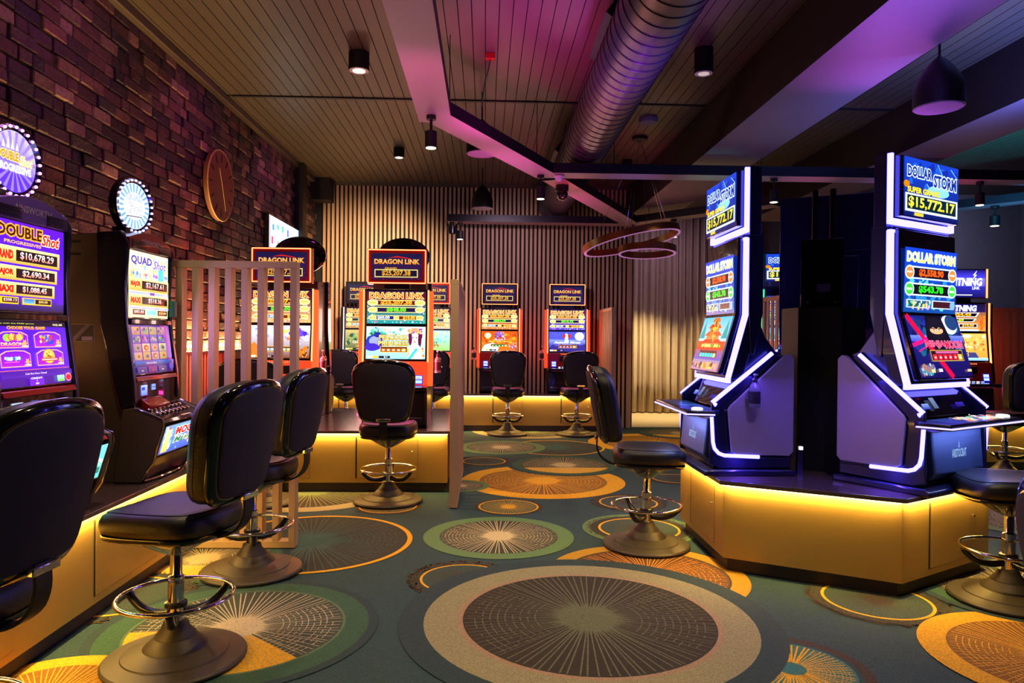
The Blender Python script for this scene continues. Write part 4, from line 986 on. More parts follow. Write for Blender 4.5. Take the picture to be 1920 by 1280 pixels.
# ------------------------------------------------------------------ twin-screen machine with square sign (faces -Y, root on the podium)
def link_machine(x, y, label, game, depth=0.19, rz=0, lit=True, group='red-lit machines with square signs', kind='red', **up):
    t = thing('slot_machine', label, 'slot machine', (x, y, PT), rz, group)
    strip = M['led_red'] if kind != 'pale' else M['white_glow']
    cab = MB().prism([(-.10, 0), (depth, 0), (depth, 1.29), (.01, 1.29), (.005, .97), (-.03, .62), (-.07, .42), (-.10, .40)], -.30, .30, 'x').build('cabinet', M['blackp'], t, bevel=0.006)
    # upper and lower screens
    screen_obj('upper_screen', M['screen'], t, .55, .305, -.275, .965, -.006, 0, up.pop('upper', link_upper), **up)
    screen_obj('lower_screen', M['screen'], t, .55, .305, -.275, .635, -.052, 7.5, game)
    # red glass wings at both sides
    for s in (-1, 1):
        pr = [(.02, 1.27), (-.02, 1.27), (-.022, .96), (-.06, .60), (-.085, .40), (.0, .38), (.05, .6)]
        MB().prism(pr, s * .300, s * .345, 'x').build('side_light_panel', M['glow_orange'] if kind == 'red' else (M['glow_red'] if kind == 'dark' else M['blackp']), t, bevel=0.006)
        MB().tube([(s * .300, -.026, 1.28), (s * .300, -.028, .96), (s * .300, -.066, .605)], 0.0075 if kind != 'orange' else 0.010, 8).build('light_strip', strip, t)
    # chin with lamps and small displays
    ch = MB().prism([(-.075, .615), (-.105, .40), (-.03, .36), (0, .60)], -.30, .30, 'x').build('chin_panel', M['glow_red'] if kind == 'red' else M['redpanel'], t, bevel=0.004)
    lm = MB()
    for k in range(12): lm.box(-.10 + k * .02, -.092 + k * .02, -.080, -.070, .594, .602)
    lm.build('lamp_row', M['led_red'], t)
    B('reader_slot', M['blackp'], -.12, .12, -.105, -.08, .49, .57, t, bevel=0.004)
    screen_obj('reader_display', M['screen'], t, .06, .045, -.02, .505, -.108, 0, lambda A, w, h: (A.rect(0, 0, w, h, S(60, 60, 230), S(120, 160, 250)), A.text('8:12', w / 2, h / 2, h * .4, K['white'])), back=False)
    # button deck
    dk = MB().prism([(-.10, .40), (-.25, .385), (-.26, .36), (-.24, .345), (-.05, .33)], -.31, .31, 'x').build('button_deck', M['bezel'], t, bevel=0.005)
    for k in range(6): MB().lathe([(.016, .3975 + 0.0), (.016, .405), (.012, .408)], 16, (-.13 + k * .052, -.175, 0)).build('button', M['disp_blue'] if k % 2 else M['white_glow'], dk)
    for sx in (-.245, .185):
        screen_obj('deck_display', M['screen'], t, .075, .085, sx, .405, -.112, 12, lambda A, w, h: (A.rect(0, 0, w, h, S(30, 20, 190), S(60, 40, 200)), A.rect(w * .1, h * .55, w * .9, h * .92, S(190, 210, 255)), A.rect(w * .1, h * .1, w * .9, h * .45, S(170, 200, 255)), A.rect(w * .2, h * .65, w * .7, h * .7, K['blue'])), back=False)
    # belly
    MB().prism([(-.10, .0), (-.155, .04), (-.13, .33), (-.08, .34)], -.29, .29, 'x').build('belly_door', M['blackp'], t, bevel=0.008)
    B('coin_tray', M['disp_dark'] if 'disp_dark' in M else M['bluebody'], -.26, .26, -.166, -.13, .06, .10, t, bevel=0.004)
    # square sign on a neck
    B('sign_neck', M['blackp'], -.12, .12, .02, .10, 1.28, 1.36, t, bevel=0.004)
    sg = B('sign_housing', M['redpanel'] if kind == 'red' else M['blackp'], -.278, .278, -.0, .09, 1.335, 1.665, t, bevel=0.004)
    if kind in ('red', 'dark'):
        r = [(-.268, -.006, 1.345), (.268, -.006, 1.345), (.268, -.006, 1.655), (-.268, -.006, 1.655)]
        e = MB()
        for k in range(4): e.tube([r[k], r[(k + 1) % 4]], 0.0055, 6)
        e.build('sign_light_frame', M['led_red'], sg)
    if kind == 'orange':
        MB().tube([(.285, -.006, 1.34), (.285, -.006, 1.665)], 0.009, 6).build('sign_light_edge', M['led_red'], sg)
    art = bolt_topper if kind == 'orange' else link_topper
    screen_obj('sign_screen', M['screen'] if kind == 'orange' else M['screendim'], sg, .47 if kind != 'orange' else .53, .25 if kind != 'orange' else .31, -.235 if kind != 'orange' else -.265, 1.373 if kind != 'orange' else 1.345, -.003, 0, art, back=False)
    if lit:
        area('deck_glow', (0, -.20, .32), (0, -.8, -.3), .5, .05, 0.9, (1.0, .05, .35), t, xaxis=(1, 0, 0))
        c = (1.0, .22, .08) if kind in ('red', 'dark') else (1.0, .5, .3)
        area('screen_glow', (0, -.09, .95), (0, -1.0, .7), .55, .6, 7, (1.0, .55, .45), t)
        for s in (-1, 1): area('wing_glow', (s * .36, -.02, .85), (s * 1.2, -.25, .85), .04, .7, 9 if kind == 'red' and y < 9 else 1.0, (1.0, .06, .03) if s < 0 or kind != 'red' else (1.0, .05, .08), t)
    return t
gm = 'red-lit machines in the middle'; gb = 'red-lit machines along the slatted wall'
link_machine(-0.835, 6.74, 'red-lit machine in the middle with a blue bird and a woman on its lower screen', g_bird, .36, group=gm)
link_machine(-1.905, 6.74, 'red-lit machine behind the timber screen bars, left of the middle one', g_fest, .36, group=gm, amount='$848.00', lo=S(230, 170, 110))
link_machine(-1.83, 10.86, 'pale-edged far machine partly hidden by the left side of the middle machine', g_century, kind='pale', group=gb, lo=S(180, 140, 60))
link_machine(-0.81, 10.86, 'far machine with a green lower screen between the middle machine and the timber post', g_green, group=gb, lo=S(200, 180, 120))
link_machine(0.215, 10.86, 'far machine with an orange sunset lower screen against the slatted wall', g_khan, kind='dark', group=gb, lo=S(220, 120, 40), amount='$884.59')
link_machine(1.245, 10.86, 'far machine with a blue moonlit lower screen, rightmost at the slatted wall', g_moon, kind='dark', group=gb, lo=S(80, 60, 200), amount='$616.73')
link_machine(5.36, 7.86, 'machine with a bright blue lightning sign and orange edges at the far right', g_buff, .3, kind='orange', group='far right machines', upper=bolt_upper)
# ------------------------------------------------------------------ tall machine with a round bulb sign (faces -Y)
def dollar_row(A, w, h, y, hh, x1, lab, amt, aw):
    A.rect(w * .0, h * (y - hh), w * x1, h * (y + hh), S(210, 160, 60), S(255, 240, 170)); A.rect(w * .02, h * (y - hh * .8), w * (x1 - .02), h * (y + hh * .8), S(225, 180, 80), S(250, 225, 140))
    A.text(lab, w * .15, h * y, h * hh * .9, K['red'], w=w * .22, bold=.05, out=K['dred'], ow=.02)
    A.rect(w * .30, h * (y - hh * .66), w * (x1 - .035), h * (y + hh * .66), S(34, 16, 22))
    A.text(amt, w * (.30 + x1 - .035) / 2, h * y, h * hh * .95, S(255, 110, 70), w=w * aw, bold=.02, c2=K['white'])
def a_double_up(A, w, h):
    A.rect(0, 0, w, h, S(70, 20, 200), S(96, 20, 210)); A.rect(0, 0, w, h * .12, S(30, 24, 70), S(60, 30, 150)); A.rect(w * .9, h * .1, w, h * .9, S(90, 20, 235), S(80, 10, 200))
    A.text('DOUBLE', w * .36, h * .89, h * .12, S(70, 20, 10), w=w * .60, bold=.03, out=S(250, 170, 50), ow=.09)
    A.text('Shot', w * .79, h * .85, h * .12, K['red'], w=w * .26, bold=.03, out=S(255, 230, 190), ow=.06, shear=.3)
    A.text('PROGRESSIVES', w * .40, h * .765, h * .035, K['gold'], w=w * .5)
    dollar_row(A, w, h, .62, .095, .93, 'GRAND', '$10,678.29', .48); dollar_row(A, w, h, .42, .08, .89, 'MAJOR', '$2,690.34', .38); dollar_row(A, w, h, .24, .075, .85, 'MAXI', '$1,088.45', .34)
    A.rect(0, h * .07, w * .33, h * .15, K['gold']); A.rect(w * .12, h * .085, w * .32, h * .138, S(34, 16, 22)); A.text('$208.13', w * .22, h * .112, h * .035, S(255, 130, 90), w=w * .17, c2=K['white'])
    A.rect(w * .38, h * .07, w * .80, h * .15, K['gold']); A.rect(w * .40, h * .085, w * .55, h * .138, S(110, 180, 230), S(30, 110, 200)); A.rect(w * .56, h * .085, w * .79, h * .138, S(34, 16, 22)); A.text('$50.00', w * .675, h * .112, h * .03, S(255, 210, 120), w=w * .13)
def a_quad_up(A, w, h):
    A.rect(0, 0, w, h, S(250, 235, 170), S(255, 245, 200)); A.blobs(0, h * .5, w, h, 60, [S(255, 230, 140), S(250, 250, 230), S(160, 190, 230), S(240, 200, 120)], .01, .03, 101)
    A.text('QUAD', w * .30, h * .86, h * .13, S(80, 60, 160), w=w * .50, bold=.04, out=S(250, 250, 255), ow=.05); A.text('Shot', w * .76, h * .84, h * .13, S(120, 80, 200), w=w * .34, bold=.02, out=S(250, 255, 255), ow=.05, shear=.3)
    A.blobs(0, h * .62, w, h * .70, 26, [S(230, 90, 200), S(90, 150, 220), S(160, 110, 220), S(250, 180, 120)], .006, .02, 102); A.rect(w * .72, h * .58, w * .86, h * .78, S(90, 200, 220))
    dollar_row(A, w, h, .50, .095, 1.0, 'MAJOR', '$2,167.61', .46); A.rect(0, h * .355, w, h * .39, S(170, 180, 235)); A.rect(w * .5, h * .35, w * .62, h * .395, S(120, 60, 170))
    dollar_row(A, w, h, .26, .085, 1.0, 'MAXI', '$518.36', .34); A.rect(0, h * .13, w, h * .17, S(150, 160, 230), S(200, 200, 240))
    A.rect(w * .08, h * .04, w * .38, h * .12, S(34, 16, 22)); A.text('$83.85', w * .23, h * .08, h * .05, S(255, 130, 90), w=w * .24, c2=K['white']); A.rect(w * .42, h * .04, w * .66, h * .12, S(120, 200, 230)); A.rect(w * .7, h * .04, w * .96, h * .12, S(34, 16, 22)); A.text('$20.00', w * .83, h * .08, h * .045, S(255, 210, 120), w=w * .2)
def a_double_lo(A, w, h):
    A.rect(0, 0, w, h, S(60, 20, 130), S(110, 16, 230)); A.rect(0, h * .25, w, h * .92, S(90, 14, 225), S(78, 14, 220)); A.rect(0, h * .92, w, h, S(20, 12, 40))
    A.text('CHOOSE YOUR GAME', w * .42, h * .90, h * .045, K['orange'], w=w * .52, bold=.05, c2=K['gold'], out=K['brown'], ow=.03); A.text('10:22 AM', w * .88, h * .96, h * .03, K['cream'], w=w * .14)
    A.text('play with the FREE games', w * .28, h * .965, h * .02, S(190, 200, 60), w=w * .5)
    A.frame(w * .01, h * .248, w * .99, h * .256, h * .002, K['orange'], K['orange'])
    for i, (cx, cy) in enumerate(((.22, .72), (.70, .72), (.22, .43), (.70, .43))):
        X, Y = w * cx, h * cy; a, b = w * .19, h * .115
        sh = lambda q: [(X - a - q, Y - b - q), (X + a + q, Y - b - q), (X + a + q, Y + b * .5 + q), (X + a * .6 + q, Y + b * .92 + q), (X, Y + b + q), (X - a * .6 - q, Y + b * .92 + q), (X - a - q, Y + b * .5 + q)]
        A.poly(sh(w * .008), S(255, 170, 120)); A.poly(sh(0), lambda p: S(120, 16, 235) if p[1] > Y else S(170, 20, 230))
        if i == 0: A.ell(X - a * .4, Y + b * .25, a * .28, b * .5, S(140, 210, 60)); A.blobs(X - a * .5, Y - b * .3, X + a * .8, Y + b, 24, [S(255, 120, 50), S(255, 190, 90), S(230, 60, 60)], .006, .02, 110); A.text('DRAGONS', X, Y - b * .6, b * .42, K['orange'], w=a * 1.7, bold=.04, c2=K['lgold'])
        if i == 1: A.blobs(X - a * .7, Y - b * .6, X + a * .5, Y + b * .8, 40, [S(60, 90, 230), S(230, 180, 60), S(200, 40, 70), S(255, 140, 60), K['cream']], .006, .018, 111); A.poly([(X - a * .3, Y - b * .8), (X + a * .5, Y + b * .1), (X + a * .4, Y - b * .6)], S(30, 60, 200))
        if i == 2: A.blobs(X - a * .9, Y - b * .3, X + a * .5, Y + b * .35, 30, [S(120, 210, 255), S(60, 90, 200), K['white']], .006, .014, 112); A.rect(X - a * .8, Y - b * .5, X + a * .2, Y - b * .38, K['pink'])
        if i == 3: A.ell(X - a * .1, Y + b * .15, a * .48, b * 1.05, S(170, 130, 40)); A.ell(X - a * .1, Y + b * .15, a * .42, b * .95, S(225, 190, 90)); A.blobs(X - a * .45, Y - b * .3, X + a * .25, Y + b * .9, 26, [S(250, 220, 110), S(160, 110, 30)], .004, .01, 113); A.rect(X - a * .75, Y - b * .5, X + a * .55, Y - b * .1, S(190, 30, 40)); A.rect(X - a * .7, Y - b * .4, X + a * .5, Y - b * .2, S(250, 190, 170))
        A.star(X + a * .78, Y - b * .5, a * .2, a * .1, 6, S(255, 170, 80)); A.rect(X + a * .55, Y - b * .95, X + a, Y - b * .82, K['white'])
    A.rect(0, h * .14, w, h * .22, S(80, 30, 170), S(60, 20, 150)); A.text('Cash Box Door Closed', w * .46, h * .19, h * .028, S(230, 200, 250), w=w * .3)
    A.rect(w * .36, 0, w * .56, h * .12, S(110, 30, 220)); A.text('CREDIT', w * .46, h * .115, h * .025, K['white'], w=w * .16); A.text('1', w * .46, h * .075, h * .03, K['white']); A.text('$0.01', w * .46, h * .03, h * .03, K['white'])
    A.rect(w * .76, h * .03, w * .87, h * .13, S(120, 210, 160), S(170, 240, 200)); A.rect(w * .77, h * .035, w * .86, h * .06, S(120, 230, 40)); A.ell(w * .935, h * .09, w * .05, h * .07, S(250, 130, 150)); A.ell(w * .935, h * .085, w * .04, h * .045, S(230, 20, 50))
def a_quad_lo(A, w, h):
    A.rect(0, 0, w, h, S(50, 24, 130), S(90, 60, 190)); A.rect(w * .86, h * .3, w, h, S(20, 110, 220), S(90, 60, 200))
    for c in range(4):
        for r in range(4):
            x = w * (.03 + .205 * c); y = h * (.28 + .175 * r); k = (c * 3 + r * 5) % 6
            bg = [S(180, 140, 150), S(120, 80, 190), S(210, 190, 150), S(190, 150, 90), S(90, 90, 170), S(170, 110, 160)][k]
            A.rect(x, y, x + w * .19, y + h * .165, bg, tuple(min(1, q * 1.5) for q in bg[:3]) + (1,))
            if r > 1: A.blobs(x, y, x + w * .19, y + h * .165, 12, [S(210, 150, 180), S(150, 90, 210), S(240, 190, 120), S(90, 40, 120), S(90, 190, 110)], .006, .016, 120 + c * 4 + r)
            else: A.ell(x + w * .095, y + h * .08, w * .06, h * .06, [S(210, 180, 90), S(150, 170, 120), S(200, 70, 60)][(c + r) % 3]); A.ell(x + w * .105, y + h * .075, w * .03, h * .03, [S(200, 60, 50), S(90, 60, 150), S(230, 190, 110)][(c + r) % 3])
    A.rect(0, h * .16, w, h * .26, S(40, 30, 120), S(30, 110, 220)); A.text('WITH 20 SPINS', w * .4, h * .21, h * .025, K['white'], w=w * .26)
    for c in range(3): A.rect(w * (.04 + .26 * c), h * .02, w * (.27 + .26 * c), h * .14, S(60, 40, 110), S(90, 60, 150)); A.text(('$4.53', '1', '$0.50')[c], w * (.155 + .26 * c), h * .06, h * .03, K['white'])
    A.ell(w * .92, h * .12, w * .06, h * .08, S(110, 90, 200))
def a_belly(A, w, h):
    A.rect(0, 0, w, h, S(70, 90, 200), S(120, 170, 240)); A.blobs(0, 0, w, h, 60, [K['white'], S(120, 200, 240), S(60, 110, 200), S(250, 230, 150), S(220, 60, 70)], .008, .03, 130)
    A.rect(w * .04, h * .05, w * .2, h * .85, S(240, 200, 90), S(255, 240, 180))
    A.text('MOON', w * .62, h * .74, h * .26, K['red'], w=w * .6, bold=.05, out=K['white'], ow=.06); A.text('Magic', w * .58, h * .38, h * .26, S(40, 120, 60), w=w * .5, bold=.03, shear=.3, out=K['white'], ow=.06)
def a_belly_teal(A, w, h):
    A.rect(0, 0, w, h, S(90, 200, 190), S(120, 230, 240)); A.blobs(0, 0, w, h, 50, [K['white'], S(60, 170, 200), S(40, 120, 110), S(230, 240, 120)], .008, .03, 131)

def round_sign(parent, cx, cz, r, yaw, kind, bulbs=26, ry=None):
    """round sign standing on the cabinet, bulbs round its rim"""
    sg = bpy.data.objects.new('round_sign', None)
    T = Matrix.Translation((cx, 0.14, cz)) @ Matrix.Rotation(R(yaw), 4, 'Z')
    k = 1.0 if ry is None else ry / r
    Sx = T @ Matrix.Diagonal((1, 1, k, 1))
    mb = MB(); mb.T = Sx; mb.lathe([(r * .6, .02), (r * .92, .016), (r, .0), (r, -.035), (r * .965, -.045), (r * .80, -.035), (r * .79, -.03)], 56, axis='y')
    sg = mb.build('round_sign', M['bezel'], parent, smooth=40)
    if kind:
        mb = MB(); mb.T = T; rr = r * .79
        A = Art(mb, lambda u, v, l: (u, -.037 - l, v * k), 0.00015)
        if kind == 'double':
            A.poly([(rr * math.cos(R(a)), rr * math.sin(R(a))) for a in range(0, 360, 8)], lambda p: S(190, 180, 255) if p[1] > 0 else S(90, 50, 230))
            A.L += 1
            for q in range(18): A.poly([(0, -rr * .1), (rr * .98 * math.cos(R(q * 20)), rr * .98 * math.sin(R(q * 20))), (rr * .98 * math.cos(R(q * 20 + 8)), rr * .98 * math.sin(R(q * 20 + 8)))], S(150, 120, 255), up=False)
            A.text('DOUBLE', -rr * .3, rr * .16, rr * .26, S(190, 130, 30), w=rr * .95, bold=.03, out=S(255, 225, 120), ow=.09); A.text('Shot', rr * .52, rr * .1, rr * .3, S(255, 235, 200), w=rr * .6, bold=.03, out=K['gold'], ow=.06, shear=.3)
            A.text('PROGRESSIVE', 0, -rr * .22, rr * .22, K['white'], w=rr * 1.5, bold=.05, out=S(150, 130, 255), ow=.07)
            for q in (-.5, -.3, -.1, .1): A.poly([(rr * (q - .07), rr * .38), (rr * q, rr * (.8 - abs(q + .2) * .6)), (rr * (q + .07), rr * .38)], K['white'])
        else:
            A.poly([(rr * math.cos(R(a)), rr * math.sin(R(a))) for a in range(0, 360, 8)], S(200, 225, 255)); A.L += 1
            for q in range(24): A.poly([(0, 0), (rr * .98 * math.cos(R(q * 15)), rr * .98 * math.sin(R(q * 15))), (rr * .98 * math.cos(R(q * 15 + 6)), rr * .98 * math.sin(R(q * 15 + 6)))], S(110, 160, 250), up=False)
            A.ell(0, 0, rr * .72, rr * .6, K['white'])
            A.text('QUAD', 0, rr * .36, rr * .30, S(190, 205, 250), w=rr * 1.05, bold=.03, out=S(70, 70, 120), ow=.03); A.text('Shot', 0, -rr * .1, rr * .42, S(240, 250, 255), w=rr * .95, bold=.03, out=S(70, 80, 120), ow=.03, shear=.3)
            A.line(-rr * .5, -rr * .48, rr * .5, -rr * .42, .006, S(60, 60, 90))
        mb.build('sign_face', M['screen'], sg, smooth=0, fix=False)
        b0 = None
        for q in range(bulbs):
            a = 2 * PI * (q + .5) / bulbs; p = Sx @ Vector((r * .885 * math.cos(a), -.046, r * .885 * math.sin(a)))
            if b0 is None: b0 = MB().lathe([(.0055, .004), (.0075, 0), (.0055, -.006), (.002, -.008)], 10, axis='y').build('bulb', M['bulb_pink'] if kind == 'double' else M['bulb_blue'], sg); o = b0
            else: o = b0.copy(); C.objects.link(o)
            o.location = p
    return sg
def round_machine(name_label, x, y, rz, kind, group, sign=None, full=True):
    t = thing('slot_machine', name_label, 'slot machine', (x, y, PT), rz, group)
    D = 0.46
    side = [(D, 0), (D, 1.40), (.10, 1.42), (-.01, 1.41), (-.035, 1.30), (-.03, .95), (-.06, .60), (-.085, .42), (-.235, .345), (-.23, .30), (-.12, .0)]
    MB().prism(side, -.27, .27, 'x').build('cabinet', M['cabtaupe'], t, bevel=0.006)
    for s in (-1, 1):
        # glossy side pillars, bowed forward
        p = [(.12, 1.42), (-.02, 1.43), (-.055, 1.36), (-.04, 1.1), (-.05, .9), (-.09, .62), (-.10, .45), (-.02, .42), (.10, .9)]
        MB().prism(p, s * .262, s * .30, 'x').build('side_pillar', M['pillar'], t, bevel=0.010, seg=3)
        q = [(-.03, .42), (-.10, .43), (-.25, .365), (-.255, .32), (-.20, .12), (-.13, 0.005), (.02, 0.005)]
        MB().prism(q, s * .262, s * .295, 'x').build('lower_cheek', M['cabtaupe'], t, bevel=0.006)
        MB().tube([(s * .297, -.10, .43), (s * .297, -.25, .365), (s * .297, -.255, .32), (s * .297, -.20, .12), (s * .297, -.13, .01)], 0.004, 6).build('chrome_edge', M['chrome'], t)
    # arched name panel
    ar = [(-.262, 1.335)] + [(-.262 + .524 * k / 16, 1.40 + .05 * math.sin(PI * k / 16)) for k in range(17)] + [(.262, 1.335)]
    MB().prism(ar, -.05, .05, 'y').build('arch_panel', M['arch'] if kind == 'double' else M['archred'], t, bevel=0.004)
    lettering('maker_lettering', 'AINSWORTH', t, -.13, 1.375, .26, .03, -.051, M['silver'])
    for s in (-1, 1):
        g = MB()
        for k in range(6): g.box(s * .17 - .075, s * .17 + .075, -.062, -.05, 1.338 + k * .009, 1.342 + k * .009)
        g.build('speaker_louvre', M['blackp'], t)
    screen_obj('upper_screen', M['screen'], t, .50, .385, -.25, .945, -.038, 0, a_double_up if kind == 'double' else a_quad_up)
    B('screen_divider', M['bezel'], -.262, .262, -.06, .0, .90, .938, t, bevel=0.008)
    screen_obj('lower_screen', M['screen'] if kind == 'double' else M['screendim'], t, .50, .285, -.25, .615, -.078, 7, a_double_lo if kind == 'double' else a_quad_lo)
    MB().prism([(-.05, .61), (-.09, .60), (-.10, .575), (-.06, .575)], -.262, .262, 'x').build('chin_trim', M['redpanel'], t, bevel=0.003)
    # player tracking bay
    B('player_bay', M['bezel'], -.255, .255, -.085, -.05, .42, .575, t, bevel=0.004)
    screen_obj('player_display', M['screen'], t, .075, .06, -.20, .49, -.088, 0, lambda A, w, h: (A.rect(0, 0, w, h, S(90, 120, 220), S(170, 190, 240)), A.rect(w * .1, h * .5, w * .6, h * .8, K['blue'])), back=False)
    screen_obj('ticket_display', M['screen'], t, .05, .035, -.07, .515, -.088, 0, lambda A, w, h: (A.rect(0, 0, w, h, S(120, 150, 255)), A.rect(w * .1, h * .45, w * .9, h * .55, K['navy'])), back=False)
    MB().prism([(-.085, .475), (-.15, .43), (-.14, .39), (-.085, .40)], -.20, .05, 'x').build('note_acceptor', M['redpanel'], t, bevel=0.008)
    # sloping deck with buttons
    dk = MB().prism([(-.08, .425), (-.24, .362), (-.25, .335), (-.08, .36)], -.262, .262, 'x').build('button_deck', M['bezel'], t, bevel=0.005)
    b0 = None
    for r in range(2):
        for k in range(8):
            mb = MB(); mb.lathe([(.0155, 0), (.0155, .007), (.011, .010)], 14)
            if b0 is None: b0 = mb.build('button', M['chrome'], dk); o = b0
            else: o = b0.copy(); C.objects.link(o)
            o.location = (-.20 + k * .056, -.135 - r * .05, .407 - r * .0195); o.rotation_euler = (R(21), 0, 0)
    # belly picture and speaker skirt
    screen_obj('belly_screen', M['screen'], t, .50, .17, -.25, .155, -.205, -17, a_belly if kind == 'quad' else a_belly_teal)
    MB().prism([(-.19, .14), (-.14, .015), (-.06, .015), (-.06, .14)], -.262, .262, 'x').build('speaker_skirt', M['bluebody'], t, bevel=0.006)
    MB().tube(crom([(-.262, -.135, .01), (-.12, -.165, .012), (.12, -.165, .012), (.262, -.135, .01)], 5), .007, 6).build('chrome_lip', M['chrome'], t)
    # side vents and sticker
    v = MB()
    for z in (1.36, 1.29):
        v.box(-.2715, -.268, .22, .30, z, z + .012)
    v.build('side_vent', M['gap'], t)
    mb = MB(); A = Art(mb, lambda u, v_, l: (-.2712 - l, .14 + .16 - u, .80 + v_), .0003)
    A.rect(0, 0, .16, .10, S(150, 140, 130)); A.rect(.003, .003, .157, .097, S(54, 44, 60)); A.poly([(.02, .004), (.11, .096), (.14, .096), (.05, .004)], S(110, 100, 130)); A.poly([(.06, .004), (.145, .09), (.15, .085), (.075, .004)], S(20, 18, 30)); A.rect(.09, .008, .15, .03, S(150, 140, 200))
    mb.build('striped_sticker', M['paint'], t, smooth=0, fix=False)
    MB().box(-.03, .03, .09, .17, 1.42, 1.49).build('sign_neck', M['bezel'], t)
    if kind == 'oval': round_sign(t, 0, 1.70, .28, 0, None, ry=.20)
    else: round_sign(t, .11, 1.635, .178, -10 if kind == 'quad' else -4, kind)
    area('screen_glow', (0, -.12, .9), (0, -1.0, .7), .5, .6, 5, (.55, .3, 1.0), t)
    return t
ga = 'round-sign machines on the brick wall podium'
round_machine('machine with a purple game menu and violet bulb-ringed sign, cut off at the left edge', -2.07, 3.27, 90, 'double', ga)
q = round_machine('machine with a blue bulb-ringed round sign beside the timber screen', -2.07, 4.40, 90, 'quad', ga)
MB().box(.262, .305, -.075, -.04, .955, 1.06).build('card_holder', M['teal'], q, bevel=0.003)['label'] = 'teal card holder on the right frame'
round_machine('back of a round-sign machine behind the left red-lit one, black oval sign', -1.99, 7.85, 180, 'oval', 'machines facing away on the middle podium')
round_machine('back of a round-sign machine behind the middle red-lit one, black oval sign', -0.885, 7.85, 180, 'oval', 'machines facing away on the middle podium')

# ------------------------------------------------------------------ big angular machines on the hexagonal podium
def st_top(A, w, h):
    A.rect(0, 0, w, h, S(10, 20, 90), S(20, 60, 190)); A.blobs(0, h * .3, w, h, 34, [S(30, 90, 220), S(16, 40, 150)], .02, .06, 201)
    for a, b, c, d in ((.6, .98, .75, .7), (.75, .7, .72, .55), (.85, .95, .98, .8), (.4, .6, .55, .4)): A.line(w * a, h * b, w * c, h * d, .004, S(150, 210, 255))
    A.ell(w * .62, h * .5, w * .2, h * .1, S(130, 200, 255))
    A.text('DOLLAR', w * .27, h * .77, h * .17, S(20, 40, 140), w=w * .42, bold=.04, out=S(220, 245, 255), ow=.07); A.text('STORM', w * .74, h * .68, h * .2, S(20, 40, 140), w=w * .42, bold=.04, out=S(220, 245, 255), ow=.07)
    A.ell(w * .04, h * .54, w * .05, h * .06, K['dgold'])
    A.text('SUPER GRAND', w * .35, h * .455, h * .09, S(250, 220, 40), w=w * .58, bold=.04, out=S(120, 90, 10), ow=.03)
    A.rect(w * .02, h * .08, w * .98, h * .39, S(225, 250, 255)); A.rect(w * .05, h * .12, w * .95, h * .36, S(6, 34, 50)); A.text('$15,772.17', w * .5, h * .24, h * .19, S(250, 200, 20), w=w * .84, bold=.03, c2=S(255, 240, 90)); A.rect(w * .18, h * .015, w * .34, h * .07, S(220, 190, 60))
def st_up(A, w, h):
    A.rect(0, 0, w, h, S(20, 70, 150), S(20, 60, 200)); A.blobs(0, h * .0, w, h * .6, 40, [S(40, 130, 200), S(20, 60, 140), S(80, 190, 210)], .02, .05, 211)
    A.text('DOLLAR STORM', w * .5, h * .86, h * .14, S(250, 210, 90), w=w * .92, bold=.04, c2=S(255, 245, 190), out=S(200, 230, 255), ow=.05)
    for y, t, c, l in ((.62, '$2,558.90', S(255, 90, 20), S(255, 130, 60)), (.36, '$543.78', S(40, 230, 40), S(60, 200, 60))):
        A.rect(w * .08, h * (y - .10), w * .92, h * (y + .10), S(200, 215, 255)); A.rect(w * .12, h * (y - .075), w * .88, h * (y + .075), S(20, 12, 26)); A.text(t, w * .5, h * y, h * .11, c, w=w * .46, bold=.05)
        for x in (.09, .91): A.ell(w * x, h * y, w * .085, h * .11, S(200, 220, 250)); A.ell(w * x, h * y, w * .068, h * .085, l); A.text('MAJOR' if y > .5 else 'MINOR', w * x, h * y, h * .04, K['white'], w=w * .1)
    A.rect(w * .04, h * .07, w * .48, h * .2, S(200, 215, 255)); A.rect(w * .06, h * .085, w * .46, h * .185, S(20, 90, 100)); A.rect(w * .52, h * .07, w * .96, h * .2, S(200, 215, 255)); A.rect(w * .54, h * .085, w * .94, h * .185, S(60, 20, 30)); A.blobs(0, h * .02, w * .5, h * .2, 24, [K['white'], S(220, 150, 220), S(240, 200, 120), S(90, 200, 180)], .006, .02, 212); A.ell(w * .92, h * .13, w * .05, h * .07, S(120, 170, 240))
